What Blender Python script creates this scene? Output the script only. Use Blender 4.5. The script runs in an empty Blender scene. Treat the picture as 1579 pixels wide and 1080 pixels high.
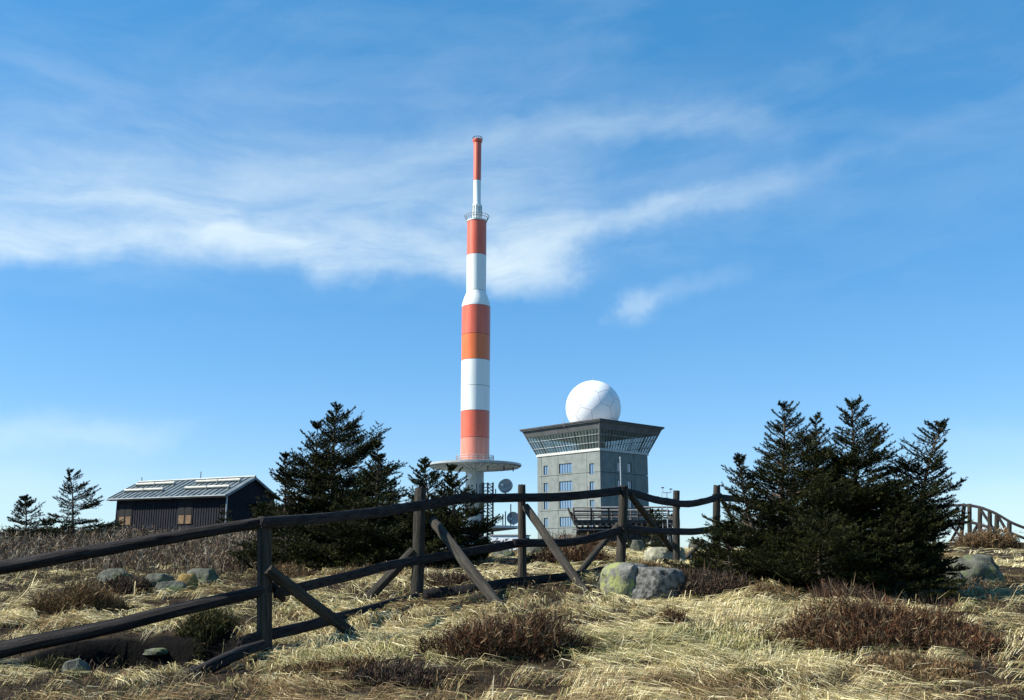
import bpy, bmesh, math, random
import numpy as np
from mathutils import Vector, Matrix

# ------------------------------------------------------------------ camera, sky, sun, exposure
SC = bpy.context.scene
COL = SC.collection
F_PX, CU, CV, V0 = 1450.0, 789.5, 540.0, 855.0
PITCH = math.atan((V0 - CV) / F_PX)
CZ = 1.4
cam = bpy.data.cameras.new('camera')
cam_o = bpy.data.objects.new('camera', cam); COL.objects.link(cam_o)
cam.sensor_width = 36.0
cam.lens = 36.0 * F_PX / 1579.0
cam.clip_start = 0.1; cam.clip_end = 60000
cam_o.location = (0, 0, CZ)
cam_o.rotation_euler = (math.pi / 2 + PITCH, 0, 0)
SC.camera = cam_o
SC.view_settings.view_transform = 'Standard'
SC.view_settings.look = 'None'
SC.view_settings.gamma = 1.0
SC.view_settings.use_curve_mapping = False
SC.view_settings.exposure = 0.85

SUN_PHI, SUN_EL = math.radians(98), math.radians(40)     # azimuth from the view direction towards the left, height
SUN = Vector((-math.sin(SUN_PHI) * math.cos(SUN_EL), math.cos(SUN_PHI) * math.cos(SUN_EL), math.sin(SUN_EL)))
sl = bpy.data.lights.new('sun', 'SUN'); sl.energy = 5.0; sl.angle = math.radians(0.5); sl.color = (1.0, 0.95, 0.86)
so = bpy.data.objects.new('sun', sl); COL.objects.link(so)
so.rotation_euler = (-SUN).to_track_quat('-Z', 'Y').to_euler()
so.location = (0, 0, 50)

class NT:
    """small helper for node graphs"""
    def __init__(s, tree): s.t = tree; s.n = tree.nodes; s.l = tree.links
    def node(s, typ, **kw):
        n = s.n.new(typ)
        for k, v in kw.items(): setattr(n, k, v)
        return n
    def put(s, sock, v):
        if v is None: return
        if hasattr(v, 'is_output'): s.l.new(v, sock)
        else: sock.default_value = v
    def math(s, op, a, b=None, c=None, clamp=False):
        n = s.node('ShaderNodeMath', operation=op, use_clamp=clamp)
        s.put(n.inputs[0], a); s.put(n.inputs[1], b); s.put(n.inputs[2], c)
        return n.outputs[0]
    def sstep(s, x, a, b):
        n = s.node('ShaderNodeMapRange', interpolation_type='SMOOTHSTEP')
        s.put(n.inputs['Value'], x); n.inputs['From Min'].default_value = a; n.inputs['From Max'].default_value = b
        return n.outputs[0]
    def vec(s, x, y, z):
        n = s.node('ShaderNodeCombineXYZ'); s.put(n.inputs[0], x); s.put(n.inputs[1], y); s.put(n.inputs[2], z); return n.outputs[0]
    def noise(s, v, scale, detail=4, rough=0.55, dist=0.0):
        n = s.node('ShaderNodeTexNoise'); s.put(n.inputs['Vector'], v)
        n.inputs['Scale'].default_value = scale; n.inputs['Detail'].default_value = detail
        n.inputs['Roughness'].default_value = rough; n.inputs['Distortion'].default_value = dist
        return n.outputs['Fac']
    def curve(s, x, pts):
        n = s.node('ShaderNodeFloatCurve'); s.put(n.inputs['Value'], x)
        c = n.mapping.curves[0]
        while len(c.points) < len(pts): c.points.new(0.5, 0.5)
        for p, (a, b) in zip(c.points, pts): p.location = (a, b); p.handle_type = 'AUTO_CLAMPED'
        n.mapping.update()
        return n.outputs[0]
    def mix(s, f, a, b, typ='MIX'):
        n = s.node('ShaderNodeMix', data_type='RGBA', blend_type=typ)
        s.put(n.inputs[0], f); s.put(n.inputs[6], a); s.put(n.inputs[7], b)
        return n.outputs[2]
    def ramp(s, f, stops):
        n = s.node('ShaderNodeValToRGB'); s.put(n.inputs[0], f)
        e = n.color_ramp.elements
        while len(e) < len(stops): e.new(0.5)
        for q, (p, c) in zip(e, stops): q.position = p; q.color = (*c, 1)
        return n.outputs[0]

world = bpy.data.worlds.new('World'); SC.world = world; world.use_nodes = True
def build_sky():
    t = NT(world.node_tree); t.n.clear()
    out = t.node('ShaderNodeOutputWorld'); bg = t.node('ShaderNodeBackground')
    bg.inputs['Strength'].default_value = 0.087
    t.l.new(bg.outputs[0], out.inputs[0])
    sky = t.node('ShaderNodeTexSky', sky_type='NISHITA', sun_disc=False)
    sky.sun_elevation = SUN_EL; sky.sun_rotation = -SUN_PHI
    sky.altitude = 1100; sky.air_density = 1.0; sky.dust_density = 0.1; sky.ozone_density = 3.0
    hs = t.node('ShaderNodeHueSaturation'); hs.inputs['Saturation'].default_value = 1.36; hs.inputs['Value'].default_value = 1.0
    t.l.new(sky.outputs[0], hs.inputs['Color'])
    tint = t.mix(1.0, hs.outputs[0], (0.105, 0.117, 0.115, 1), 'MULTIPLY')
    gm = t.node('ShaderNodeGamma'); t.l.new(tint, gm.inputs[0]); gm.inputs[1].default_value = 0.58
    tint = t.mix(1.0, gm.outputs[0], (5.5, 6.5, 7.9, 1), 'MULTIPLY')
    # cirrus: laid out over compass bearing and height angle of the sky
    tc = t.node('ShaderNodeTexCoord'); sp = t.node('ShaderNodeSeparateXYZ'); t.l.new(tc.outputs['Generated'], sp.inputs[0])
    x, y, z = sp.outputs
    az = t.math('ARCTAN2', x, y)
    el = t.math('ARCSINE', t.math('MINIMUM', t.math('MAXIMUM', z, -1.0), 1.0))
    D2 = tc.outputs['Generated']
    # soft warp
    w1 = t.math('SUBTRACT', t.noise(D2, 4.0, 5, 0.6), 0.5)
    w2 = t.math('SUBTRACT', t.noise(D2, 16.0, 5, 0.62), 0.5)
    elw = t.math('ADD', el, t.math('ADD', t.math('MULTIPLY', w1, 0.060), t.math('MULTIPLY', w2, 0.022)))
    azw = t.math('ADD', az, t.math('ADD', t.math('MULTIPLY', t.math('SUBTRACT', t.noise(D2, 9.0, 5, 0.6), 0.5), 0.16), t.math('MULTIPLY', t.math('SUBTRACT', el, 0.28), -0.25)))
    azn = t.math('MULTIPLY_ADD', azw, 1 / 1.6, 0.5)             # bearing -0.8..0.8 rad -> 0..1
    def A(u):                                                   # picture column -> curve abscissa
        return math.atan((u - CU) / F_PX) / 1.6 + 0.5
    def E(u, v):
        d = ray(u, v); return math.asin(d.normalized().z)
    def EC(pts):                                                # height angle curve, stored as 0..1 of 0..0.8 rad
        return [(A(u), E(u, v) / 0.8) for u, v in pts]
    def band(pts, amps, lo, hi):
        """bank with a crisp lower edge that thins out upwards"""
        e = t.math('MULTIPLY', t.curve(azn, EC(pts)), 0.8)
        h = t.math('SUBTRACT', elw, e)
        rise = t.sstep(h, -lo, lo)
        fall = t.math('EXPONENT', t.math('MULTIPLY', t.math('MAXIMUM', h, 0.0), -1.0 / hi))
        a = t.curve(azn, [(A(u), k) for u, k in amps])
        return t.math('MULTIPLY', t.math('MULTIPLY', rise, fall), a)
    def streak(pts, amps, wid):
        e = t.math('MULTIPLY', t.curve(azn, EC(pts)), 0.8)
        h = t.math('DIVIDE', t.math('SUBTRACT', elw, e), wid)
        g = t.math('EXPONENT', t.math('MULTIPLY', t.math('MULTIPLY', h, h), -1.0))
        a = t.curve(azn, [(A(u), k) for u, k in amps])
        return t.math('MULTIPLY', g, a)
    # fibres: noise stretched along gently tilted lines
    def fib(tilt, sx, sy, det=6, dist=0.6, seed=0.0):
        p = t.math('ADD', az, t.math('MULTIPLY', el, tilt)); q = t.math('SUBTRACT', el, t.math('MULTIPLY', az, tilt))
        q = t.math('ADD', q, t.math('MULTIPLY', w1, 0.06))
        return t.noise(t.vec(t.math('MULTIPLY', p, sx), t.math('MULTIPLY', q, sy), seed), 1.0, det, 0.6, dist)
    f1 = t.sstep(fib(0.06, 6, 24, 6, 0.5), 0.22, 0.80)
    f2 = t.sstep(fib(0.22, 6, 28, 6, 0.5, 3.1), 0.25, 0.80)
    f3 = t.sstep(fib(0.10, 3.5, 11, 5, 0.8, 7.7), 0.38, 0.72)
    c1 = band([(-700, 412), (40, 382), (200, 370), (400, 384), (490, 418), (600, 397), (700, 404), (800, 434), (880, 436), (960, 416), (2300, 416)],
              [(-700, .55), (40, .80), (250, .80), (480, .85), (700, .92), (800, 1.0), (860, .85), (910, .35), (1000, .0), (2300, .0)], 0.026, 0.060)
    c1b = band([(-700, 420), (40, 400), (500, 400), (880, 400), (1300, 330), (1700, 210), (2300, 210)],
               [(-700, .35), (40, .46), (500, .42), (880, .36), (1200, .18), (1500, .06), (2300, .08)], 0.05, 0.095)
    c2 = streak([(-700, 360), (800, 385), (880, 352), (1000, 318), (1120, 292), (1250, 268), (1400, 200), (1540, 150), (1900, 100), (2300, 80)],
                [(-700, .0), (800, .0), (870, .25), (1000, .36), (1150, .38), (1250, .18), (1400, .05), (1540, .04), (2300, .06)], 0.013)
    c2b = streak([(-700, 200), (400, 260), (700, 215), (980, 186), (1120, 190), (1250, 235), (2300, 300)],
                 [(-700, .1), (400, .15), (700, .2), (960, .20), (1050, .22), (1180, .10), (1300, .0), (2300, .1)], 0.020)
    c3 = streak([(-700, 480), (940, 482), (990, 474), (1060, 452), (1170, 418), (1300, 400), (2300, 400)],
                [(-700, .0), (940, .0), (985, .30), (1015, .28), (1060, .12), (1165, .07), (1240, .0), (2300, .0)], 0.012)
    c4 = streak([(-700, 700), (40, 672), (200, 665), (330, 668), (2300, 640)],
                [(-700, .25), (40, .38), (200, .38), (320, .14), (420, .0), (1440, .0), (1560, .12), (2300, .2)], 0.017)
    c5 = streak([(-700, 760), (40, 745), (400, 760), (900, 770), (1540, 760), (2300, 760)],
                [(-700, .2), (40, .25), (400, .05), (900, .0), (1400, .02), (1540, .15), (2300, .25)], 0.03)
    veil = t.math('MULTIPLY', f3, t.math('MULTIPLY', t.sstep(el, 0.12, 0.40), 0.07))
    fm1 = t.math('MULTIPLY_ADD', f1, 0.55, 0.45)
    fm2 = t.math('MULTIPLY_ADD', f2, 0.65, 0.35)
    d = t.math('MULTIPLY', c1, fm1)
    d = t.math('ADD', d, t.math('MULTIPLY', c1b, t.math('MULTIPLY', f1, 0.75)))
    d = t.math('ADD', d, t.math('MULTIPLY', t.math('ADD', c2, c2b), fm2))
    d = t.math('ADD', d, t.math('ADD', c3, t.math('MULTIPLY', c4, fm1)))
    d = t.math('ADD', d, t.math('ADD', c5, veil))
    d = t.math('MULTIPLY', d, t.sstep(el, -0.01, 0.03))
    d = t.math('MINIMUM', d, 0.93)
    col = t.mix(d, tint, (6.1, 6.9, 7.0, 1))
    t.l.new(col, bg.inputs['Color'])

# ------------------------------------------------------------------ view geometry
cp, sp_ = math.cos(PITCH), math.sin(PITCH)
def ray(u, v):
    x = (u - CU) / F_PX; y = (CV - v) / F_PX
    return Vector((x, cp - y * sp_, sp_ + y * cp))
def P(u, v, d):
    """point on the ray of picture position (u, v) at d metres ahead"""
    r = ray(u, v); return Vector((r.x * d / r.y, d, CZ + r.z * d / r.y))
def pxm(v, d):
    """metres per picture pixel at d metres ahead"""
    r = ray(CU, v); return d / r.y / F_PX
build_sky()

# ------------------------------------------------------------------ noise in numpy
def _h(i, j, s):
    n = (i * 374761393 + j * 668265263 + s * 362437) & 0xFFFFFFFF
    n = ((n ^ (n >> 13)) * 1274126177) & 0xFFFFFFFF
    n = ((n ^ (n >> 16)) * 2246822519) & 0xFFFFFFFF
    return ((n ^ (n >> 15)) & 0xFFFFFF) / float(0xFFFFFF)
def vn(x, y, s=0):
    x = np.asarray(x, float); y = np.asarray(y, float)
    i = np.floor(x).astype(np.int64); j = np.floor(y).astype(np.int64)
    fx = x - i; fy = y - j
    fx = fx * fx * (3 - 2 * fx); fy = fy * fy * (3 - 2 * fy)
    return (_h(i, j, s) * (1 - fx) + _h(i + 1, j, s) * fx) * (1 - fy) + (_h(i, j + 1, s) * (1 - fx) + _h(i + 1, j + 1, s) * fx) * fy
def fbm(x, y, s=0, o=3):
    a, r, k = 0.5, 0, 1.0
    for q in range(o):
        r = r + a * (vn(x * k, y * k, s + q * 17) - 0.5) * 2; a *= 0.5; k *= 2.03
    return r
def vn3(p, s=0):
    return (vn(p[:, 0] + 3.3 * p[:, 2], p[:, 1] - 1.7 * p[:, 2], s) + vn(p[:, 1] + 9.1 + 2.1 * p[:, 0], p[:, 2] + 4.7, s + 5) + vn(p[:, 2] * 1.3 + 7, p[:, 0] - 2.9 * p[:, 1], s + 9)) / 3

# ------------------------------------------------------------------ terrain
K = 0.76
T_U = np.array([-300, 100, 408, 648, 805, 960, 1105, 1300, 1500, 1900], float)
T_D = np.array([7, 9, 12, 16, 17.5, 20, 25, 32, 42, 52, 70, 90, 130, 210, 420], float) * K
T_V = np.array([
 [1105,1108,1115,1115,1115,1115,1115,1115,1115,1110],
[1078,1078,1072,1070,1066,1066,1066,1066,1068,1060],
 [1032,1028,1012,1000, 985, 983, 983, 983, 988, 985],
 [ 940, 937, 933, 917, 908, 908, 915, 922, 930, 930],
 [ 914, 914, 914, 899, 893, 893, 903, 912, 918, 918],
 [ 892, 893, 895, 886, 879, 877, 886, 896, 902, 900],
 [ 880, 880, 880, 871, 863, 859, 863, 874, 872, 868],
 [ 868, 868, 866, 860, 854, 851, 852, 856, 852, 850],
 [ 855, 854, 854, 855, 851, 849, 848, 846, 840, 838],
 [ 845, 843, 844, 853, 852, 851, 848, 842, 835, 832],
 [ 835, 831, 833, 855, 855, 855, 853, 850, 848, 846],
 [ 830, 827, 830, 857, 857, 857, 857, 857, 857, 857],
 [ 850, 850, 855, 859, 859, 859, 859, 859, 859, 859],
 [ 860]*10,
 [ 861]*10], float)
T_Z = np.array([[P(u, v, d).z for u, v in zip(T_U, row)] for d, row in zip(T_D, T_V)])
LD = np.linspace(math.log(T_D[0]), math.log(T_D[-1]), 500)
FU = np.linspace(T_U[0], T_U[-1], 260)
_a = np.stack([np.interp(LD, np.log(T_D), T_Z[:, k]) for k in range(len(T_U))], 1)
_b = np.stack([np.interp(FU, T_U, _a[k]) for k in range(len(LD))], 0)
def _blur(a, ax, n):
    for _ in range(n):
        p = np.pad(a, [(2, 2) if q == ax else (0, 0) for q in (0, 1)], mode='edge')
        sl_ = lambda o: np.take(p, np.arange(o, o + a.shape[ax]), axis=ax)
        a = (sl_(0) + 4 * sl_(1) + 6 * sl_(2) + 4 * sl_(3) + sl_(4)) / 16
    return a
FZ = _blur(_blur(_b, 0, 45), 1, 40)
HOLLOWS = []     # (x, y, rx, ry, depth)
MOUNDS = []      # (x, y, r, h)
def tz(x, y, fine=True):
    x = np.asarray(x, float); y = np.asarray(y, float)
    d0, d1 = T_D[0], T_D[-1]
    yy = np.clip(y, d0, d1)
    u = np.clip(CU + F_PX / cp * x / yy, T_U[0], T_U[-1] - 1e-6)
    a = (np.log(yy) - LD[0]) / (LD[1] - LD[0]); b = (u - FU[0]) / (FU[1] - FU[0])
    i = np.clip(a.astype(int), 0, len(LD) - 2); j = np.clip(b.astype(int), 0, len(FU) - 2)
    fa = a - i; fb = b - j
    z = (FZ[i, j] * (1 - fb) + FZ[i, j + 1] * fb) * (1 - fa) + (FZ[i + 1, j] * (1 - fb) + FZ[i + 1, j + 1] * fb) * fa
    z = z + np.minimum(y - d0, 0) * 0.055
    z = z - np.interp(y, [d1, 600, 1500, 4000, 9000, 50000], [0, 12, 220, 480, 560, 600])
    ax = np.abs(x); z = z - np.interp(ax, [250, 500, 1500, 4000, 50000], [0, 10, 220, 480, 600]) * (y < 2500)
    z = z - np.interp(-y, [30, 200, 2000, 50000], [0, 8, 300, 600])
    if fine:
        near = np.clip(1 - (y - 20) / 40, 0.15, 1)
        z = z + near * (0.060 * fbm(x * 0.9, y * 0.9, 3, 3) + 0.075 * fbm(x * 2.3, y * 2.3, 8, 3))
        for hx, hy, rx, ry, dep in HOLLOWS:
            q = np.sqrt(((x - hx) / rx) ** 2 + ((y - hy) / ry) ** 2) + 0.16 * fbm(x * 2.3, y * 2.3, 21, 3)
            k = np.clip((1.12 - q) / 0.34, 0, 1); z = z - dep * k * k * (3 - 2 * k)
        for hx, hy, r, h in MOUNDS:
            q = ((x - hx) ** 2 + (y - hy) ** 2) / (r * r); z = z + h * np.exp(-q * 1.6)
    return z
def gz(x, y): return float(tz(np.array([x]), np.array([y]))[0])
def G(u, v, dmax=80.0):
    """where the ray of (u, v) meets the ground"""
    r = ray(u, v); r = r / r.y
    ds = np.arange(4.5, dmax, 0.04)
    zz = tz(r.x * ds, ds); h = CZ + r.z * ds - zz
    k = np.argmax(h < 0)
    if h[k] >= 0: k = len(ds) - 1
    d = ds[k]; return Vector((r.x * d, d, gz(r.x * d, d)))
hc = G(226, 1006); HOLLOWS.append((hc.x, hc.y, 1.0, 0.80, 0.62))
for (u, v, r, h) in [(1062, 985, .20, .10), (1035, 968, .17, .11), (500, 880, .5, .10), (1180, 925, .5, .12), (150, 915, .5, .12), (600, 1040, .4, .07), (330, 960, .35, .08), (880, 850, 1.6, .22)]:
    g = G(u, v); MOUNDS.append((g.x, g.y, r, h))

# ------------------------------------------------------------------ object helpers
def link(name, me, parent=None):
    o = bpy.data.objects.new(name, me); COL.objects.link(o)
    if parent is not None: o.parent = parent
    return o
def tag(o, label, cat, group=None):
    o['label'] = label; o['category'] = cat
    if group: o['group'] = group
    return o
def thing(name, label, cat, loc=(0, 0, 0), rz=0.0, group=None):
    o = bpy.data.objects.new(name, None); COL.objects.link(o); o.empty_display_size = 0.2
    o.location = loc; o.rotation_euler = (0, 0, rz)
    return tag(o, label, cat, group)
def np_mesh(name, V, Fc, mat, parent=None, col=None, smooth=False):
    """mesh from numpy vertices and equal-sided faces"""
    me = bpy.data.meshes.new(name)
    V = np.ascontiguousarray(V, np.float32); Fc = np.ascontiguousarray(Fc, np.int32)
    n, k = Fc.shape
    me.vertices.add(len(V)); me.vertices.foreach_set('co', V.ravel())
    me.loops.add(n * k); me.loops.foreach_set('vertex_index', Fc.ravel())
    me.polygons.add(n); me.polygons.foreach_set('loop_start', np.arange(0, n * k, k, dtype=np.int32))
    me.polygons.foreach_set('loop_total', np.full(n, k, np.int32))
    if smooth: me.polygons.foreach_set('use_smooth', np.ones(n, bool))
    me.update(calc_edges=True)
    if col is not None:
        a = me.color_attributes.new('Col', 'FLOAT_COLOR', 'POINT')
        c = np.ones((len(V), 4), np.float32); c[:, :3] = col; a.data.foreach_set('color', c.ravel())
    me.materials.append(mat)
    return link(name, me, parent)
def bm_obj(name, bm, mat, parent=None, smooth=False):
    me = bpy.data.meshes.new(name); bm.normal_update(); bm.to_mesh(me); bm.free()
    if smooth:
        for p in me.polygons: p.use_smooth = True
        me.set_sharp_from_angle(angle=math.radians(50))
    me.materials.append(mat)
    return link(name, me, parent)
def add_box(bm, lo, hi, M=None):
    c = [(x, y, z) for z in (lo[2], hi[2]) for y in (lo[1], hi[1]) for x in (lo[0], hi[0])]
    vs = [bm.verts.new((M @ Vector(q)) if M is not None else q) for q in c]
    for f in ((0, 2, 3, 1), (4, 5, 7, 6), (0, 1, 5, 4), (2, 6, 7, 3), (0, 4, 6, 2), (1, 3, 7, 5)):
        bm.faces.new([vs[i] for i in f])
def box(name, lo, hi, mat, parent=None):
    bm = bmesh.new(); add_box(bm, lo, hi); return bm_obj(name, bm, mat, parent)
def add_tube(bm, pts, rad, n=8, caps=True):
    """round bar along points; rad a number or one per point"""
    pts = [Vector(p) for p in pts]
    if not hasattr(rad, '__len__'): rad = [rad] * len(pts)
    rings = []
    for i, p in enumerate(pts):
        t = (pts[min(i + 1, len(pts) - 1)] - pts[max(i - 1, 0)]).normalized()
        ref = Vector((0, 0, 1)) if abs(t.z) < 0.9 else Vector((1, 0, 0))
        a = t.cross(ref).normalized(); b = a.cross(t).normalized()
        rings.append([bm.verts.new(p + (a * math.cos(2 * math.pi * k / n) + b * math.sin(2 * math.pi * k / n)) * rad[i]) for k in range(n)])
    for r0, r1 in zip(rings, rings[1:]):
        for k in range(n): bm.faces.new((r0[k], r0[(k + 1) % n], r1[(k + 1) % n], r1[k]))
    if caps:
        bm.faces.new(rings[0][::-1]); bm.faces.new(rings[-1])
def tube(name, pts, rad, mat, parent=None, n=8, smooth=True):
    bm = bmesh.new(); add_tube(bm, pts, rad, n); return bm_obj(name, bm, mat, parent, smooth)
def lathe(name, prof, mat, parent=None, n=40, smooth=True):
    """profile of (radius, z) turned about the local z axis"""
    bm = bmesh.new(); rings = []
    for r, z in prof:
        rings.append([bm.verts.new((r * math.cos(2 * math.pi * k / n), r * math.sin(2 * math.pi * k / n), z)) for k in range(n)])
    for r0, r1 in zip(rings, rings[1:]):
        for k in range(n): bm.faces.new((r0[k], r0[(k + 1) % n], r1[(k + 1) % n], r1[k]))
    bm.faces.new(rings[0][::-1]); bm.faces.new(rings[-1])
    o = bm_obj(name, bm, mat, parent)
    if smooth:
        for p in o.data.polygons: p.use_smooth = True
        o.data.set_sharp_from_angle(angle=math.radians(32))
    return o

# ------------------------------------------------------------------ materials
def mat(name, c1, c2=None, scale=4.0, rough=0.8, bump=0.0, bscale=None, stretch=None, metal=0.0, detail=5, spec=0.3, contrast=(0.35, 0.65), coord='Object', extra=None):
    m = bpy.data.materials.new(name); m.use_nodes = True
    t = NT(m.node_tree); b = t.n['Principled BSDF']
    b.inputs['Roughness'].default_value = rough; b.inputs['Metallic'].default_value = metal
    b.inputs['Specular IOR Level'].default_value = spec
    tc = t.node('ShaderNodeTexCoord'); v = tc.outputs[coord]
    if stretch:
        mp = t.node('ShaderNodeMapping'); t.l.new(v, mp.inputs[0]); mp.inputs['Scale'].default_value = stretch; v = mp.outputs[0]
    n = t.noise(v, scale, detail, 0.6)
    col = t.ramp(n, [(contrast[0], c1), (contrast[1], c2 or c1)])
    if extra: col = extra(t, v, col, tc)
    t.l.new(col, b.inputs['Base Color'])
    if bump:
        n2 = t.noise(v, bscale or scale * 4, 5, 0.65)
        bp = t.node('ShaderNodeBump'); bp.inputs['Strength'].default_value = bump; bp.inputs['Distance'].default_value = 0.03
        t.l.new(n2, bp.inputs['Height']); t.l.new(bp.outputs[0], b.inputs['Normal'])
    return m
def leaf_mat(name, rough=0.7, trans=0.2, spec=0.2):
    m = bpy.data.materials.new(name); m.use_nodes = True
    t = NT(m.node_tree); b = t.n['Principled BSDF']; out = t.n['Material Output']
    at = t.node('ShaderNodeAttribute', attribute_name='Col')
    b.inputs['Roughness'].default_value = rough; b.inputs['Specular IOR Level'].default_value = spec
    t.l.new(at.outputs['Color'], b.inputs['Base Color'])
    if trans:
        tr = t.node('ShaderNodeBsdfTranslucent'); t.l.new(at.outputs['Color'], tr.inputs[0])
        mx = t.node('ShaderNodeMixShader'); mx.inputs[0].default_value = trans
        t.l.new(b.outputs[0], mx.inputs[1]); t.l.new(tr.outputs[0], mx.inputs[2]); t.l.new(mx.outputs[0], out.inputs[0])
    return m
def lichen(t, v, col, tc):
    n = t.noise(v, 2.2, 5, 0.6); geo = t.node('ShaderNodeNewGeometry')
    sx = t.node('ShaderNodeSeparateXYZ'); t.l.new(tc.outputs['Object'], sx.inputs[0])
    f = t.sstep(t.math('SUBTRACT', n, t.math('MULTIPLY_ADD', sx.outputs[0], 0.5, -0.02)), 0.50, 0.60)
    f = t.math('MULTIPLY', f, t.math('MULTIPLY_ADD', t.sstep(t.noise(v, 9, 5, 0.7), 0.40, 0.58), 0.75, 0.25))
    c = t.mix(f, col, (0.25, 0.265, 0.10, 1))
    d = t.sstep(t.noise(v, 16, 4, 0.7), 0.56, 0.66)
    c = t.mix(t.math('MULTIPLY', d, 0.8), c, (0.06, 0.06, 0.055, 1))
    return c
def moss(t, v, col, tc):
    f = t.sstep(t.noise(v, 4.5, 6, 0.7), 0.50, 0.60)
    c = t.mix(f, col, (0.10, 0.12, 0.055, 1))
    d = t.sstep(t.noise(v, 18, 4, 0.7), 0.55, 0.66)
    return t.mix(t.math('MULTIPLY', d, 0.8), c, (0.05, 0.05, 0.045, 1))
M = {}
def peat(t, v, col, tc):  # peat soil, taken near black so the hollow's shade is painted in
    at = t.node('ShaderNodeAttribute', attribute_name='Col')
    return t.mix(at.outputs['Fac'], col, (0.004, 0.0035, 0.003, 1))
M['ground'] = mat('peat_litter_and_hollow_shade', (0.009, 0.006, 0.004), (0.045, 0.030, 0.015), 3.5, 0.95, 0.9, 14, coord='Object', spec=0.1, extra=peat)
M['post'] = mat('weathered_post_wood', (0.018, 0.016, 0.012), (0.072, 0.064, 0.051), 9, 0.85, 0.9, 26, stretch=(4, 4, 0.25), spec=0.2)
M['rail'] = mat('weathered_rail_wood', (0.006, 0.005, 0.0055), (0.046, 0.040, 0.039), 10, 0.85, 0.9, 28, stretch=(4, 4, 0.25), spec=0.2)
M['granite'] = mat('granite', (0.042, 0.047, 0.035), (0.145, 0.145, 0.118), 5, 0.9, 0.9, 16, extra=moss, spec=0.2)
M['granite_yellow'] = mat('granite_with_yellow_lichen', (0.075, 0.076, 0.062), (0.19, 0.188, 0.165), 6, 0.9, 0.9, 16, extra=lichen, spec=0.2)
M['granite_grey'] = mat('speckled_granite', (0.045, 0.046, 0.041), (0.165, 0.165, 0.152), 14, 0.9, 1.0, 22, spec=0.2, contrast=(.4, .6))
M['granite_pale'] = mat('pale_granite', (0.18, 0.18, 0.12), (0.36, 0.35, 0.26), 6, 0.9, 0.8, 16, spec=0.2)
M['cushion'] = mat('dry_moss', (0.20, 0.13, 0.045), (0.36, 0.26, 0.10), 20, 0.95, 1.0, 60, spec=0.1)
M['bark'] = mat('spruce_bark', (0.05, 0.038, 0.028), (0.14, 0.11, 0.085), 25, 0.9, 0.6, 60, spec=0.1)
M['needles'] = leaf_mat('spruce_needles', 0.6, 0.10, 0.12)
M['grass'] = leaf_mat('dry_grass', 0.75, 0.22, 0.15)
M['twigs'] = leaf_mat('heath_twigs', 0.8, 0.05, 0.15)
M['concrete'] = mat('exposed_aggregate_concrete', (0.155, 0.178, 0.168), (0.215, 0.24, 0.226), 0.9, 0.9, 0.35, 14, spec=0.2, detail=9)
M['joint'] = mat('panel_joint', (0.07, 0.075, 0.075), (0.11, 0.115, 0.11), 2, 0.9)
M['trim'] = mat('pale_cornice_concrete', (0.42, 0.43, 0.40), (0.52, 0.53, 0.50), 1.5, 0.8)
M['band'] = mat('grey_sheet_cladding', (0.11, 0.12, 0.118), (0.16, 0.17, 0.165), 0.7, 0.6)
M['fascia'] = mat('dark_roof_edge', (0.035, 0.035, 0.035), (0.06, 0.06, 0.06), 1.0, 0.6)
M['roofing'] = mat('grey_roofing_felt', (0.2, 0.2, 0.2), (0.28, 0.28, 0.27), 1.0, 0.9)
M['frame'] = mat('window_frame_paint', (0.42, 0.45, 0.45), (0.52, 0.55, 0.55), 2.0, 0.5)
M['frame_dark'] = mat('dark_mullion_paint', (0.035, 0.045, 0.045), (0.06, 0.07, 0.07), 2.0, 0.5)
M['inside'] = mat('interior_plaster', (0.40, 0.41, 0.34), (0.50, 0.51, 0.44), 0.6, 0.9)
M['radome'] = mat('radome_fibreglass', (0.74, 0.75, 0.76), (0.80, 0.81, 0.82), 0.6, 0.45)
M['radome_seam'] = mat('radome_seam', (0.36, 0.39, 0.42), (0.42, 0.45, 0.48), 1.0, 0.7)
def streaky(name, c1, c2): return mat(name, c1, c2, 0.9, 0.38, spec=0.6, stretch=(1, 1, 0.16), contrast=(0.3, 0.7))
M['red'] = streaky('tower_red_paint', (0.60, 0.095, 0.045), (0.72, 0.14, 0.07))
M['red_pale'] = streaky('tower_faded_red_paint', (0.62, 0.19, 0.12), (0.72, 0.25, 0.17))
M['orange'] = streaky('tower_orange_paint', (0.68, 0.125, 0.02), (0.78, 0.17, 0.035))
M['white'] = streaky('tower_white_paint', (0.72, 0.76, 0.73), (0.80, 0.83, 0.80))
M['shaft'] = streaky('tower_shaft_concrete', (0.31, 0.35, 0.35), (0.40, 0.44, 0.43))
M['steel'] = mat('galvanised_steel', (0.30, 0.33, 0.33), (0.42, 0.44, 0.43), 1.0, 0.5, metal=0.3)
M['steel_dark'] = mat('dark_steel', (0.05, 0.05, 0.055), (0.09, 0.09, 0.095), 1.0, 0.55)
M['dish'] = mat('dish_antenna_grey', (0.26, 0.28, 0.29), (0.38, 0.40, 0.40), 0.8, 0.5)
M['shed'] = mat('pale_shed_sheet', (0.55, 0.60, 0.62), (0.64, 0.68, 0.70), 0.8, 0.6)
M['hut'] = mat('dark_stained_boards', (0.009, 0.010, 0.014), (0.024, 0.025, 0.032), 3.0, 0.8, stretch=(3, 3, 0.3), spec=0.15)
M['hut_roof'] = mat('zinc_roof_sheet', (0.085, 0.11, 0.12), (0.16, 0.19, 0.20), 1.2, 0.5, metal=0.1, stretch=(1, 1, 1))
M['guard'] = mat('pale_snow_guard_timber', (0.42, 0.41, 0.34), (0.55, 0.54, 0.46), 3, 0.7)
M['tan'] = mat('tan_shutter_board', (0.13, 0.08, 0.042), (0.20, 0.13, 0.07), 5, 0.8)
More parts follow.
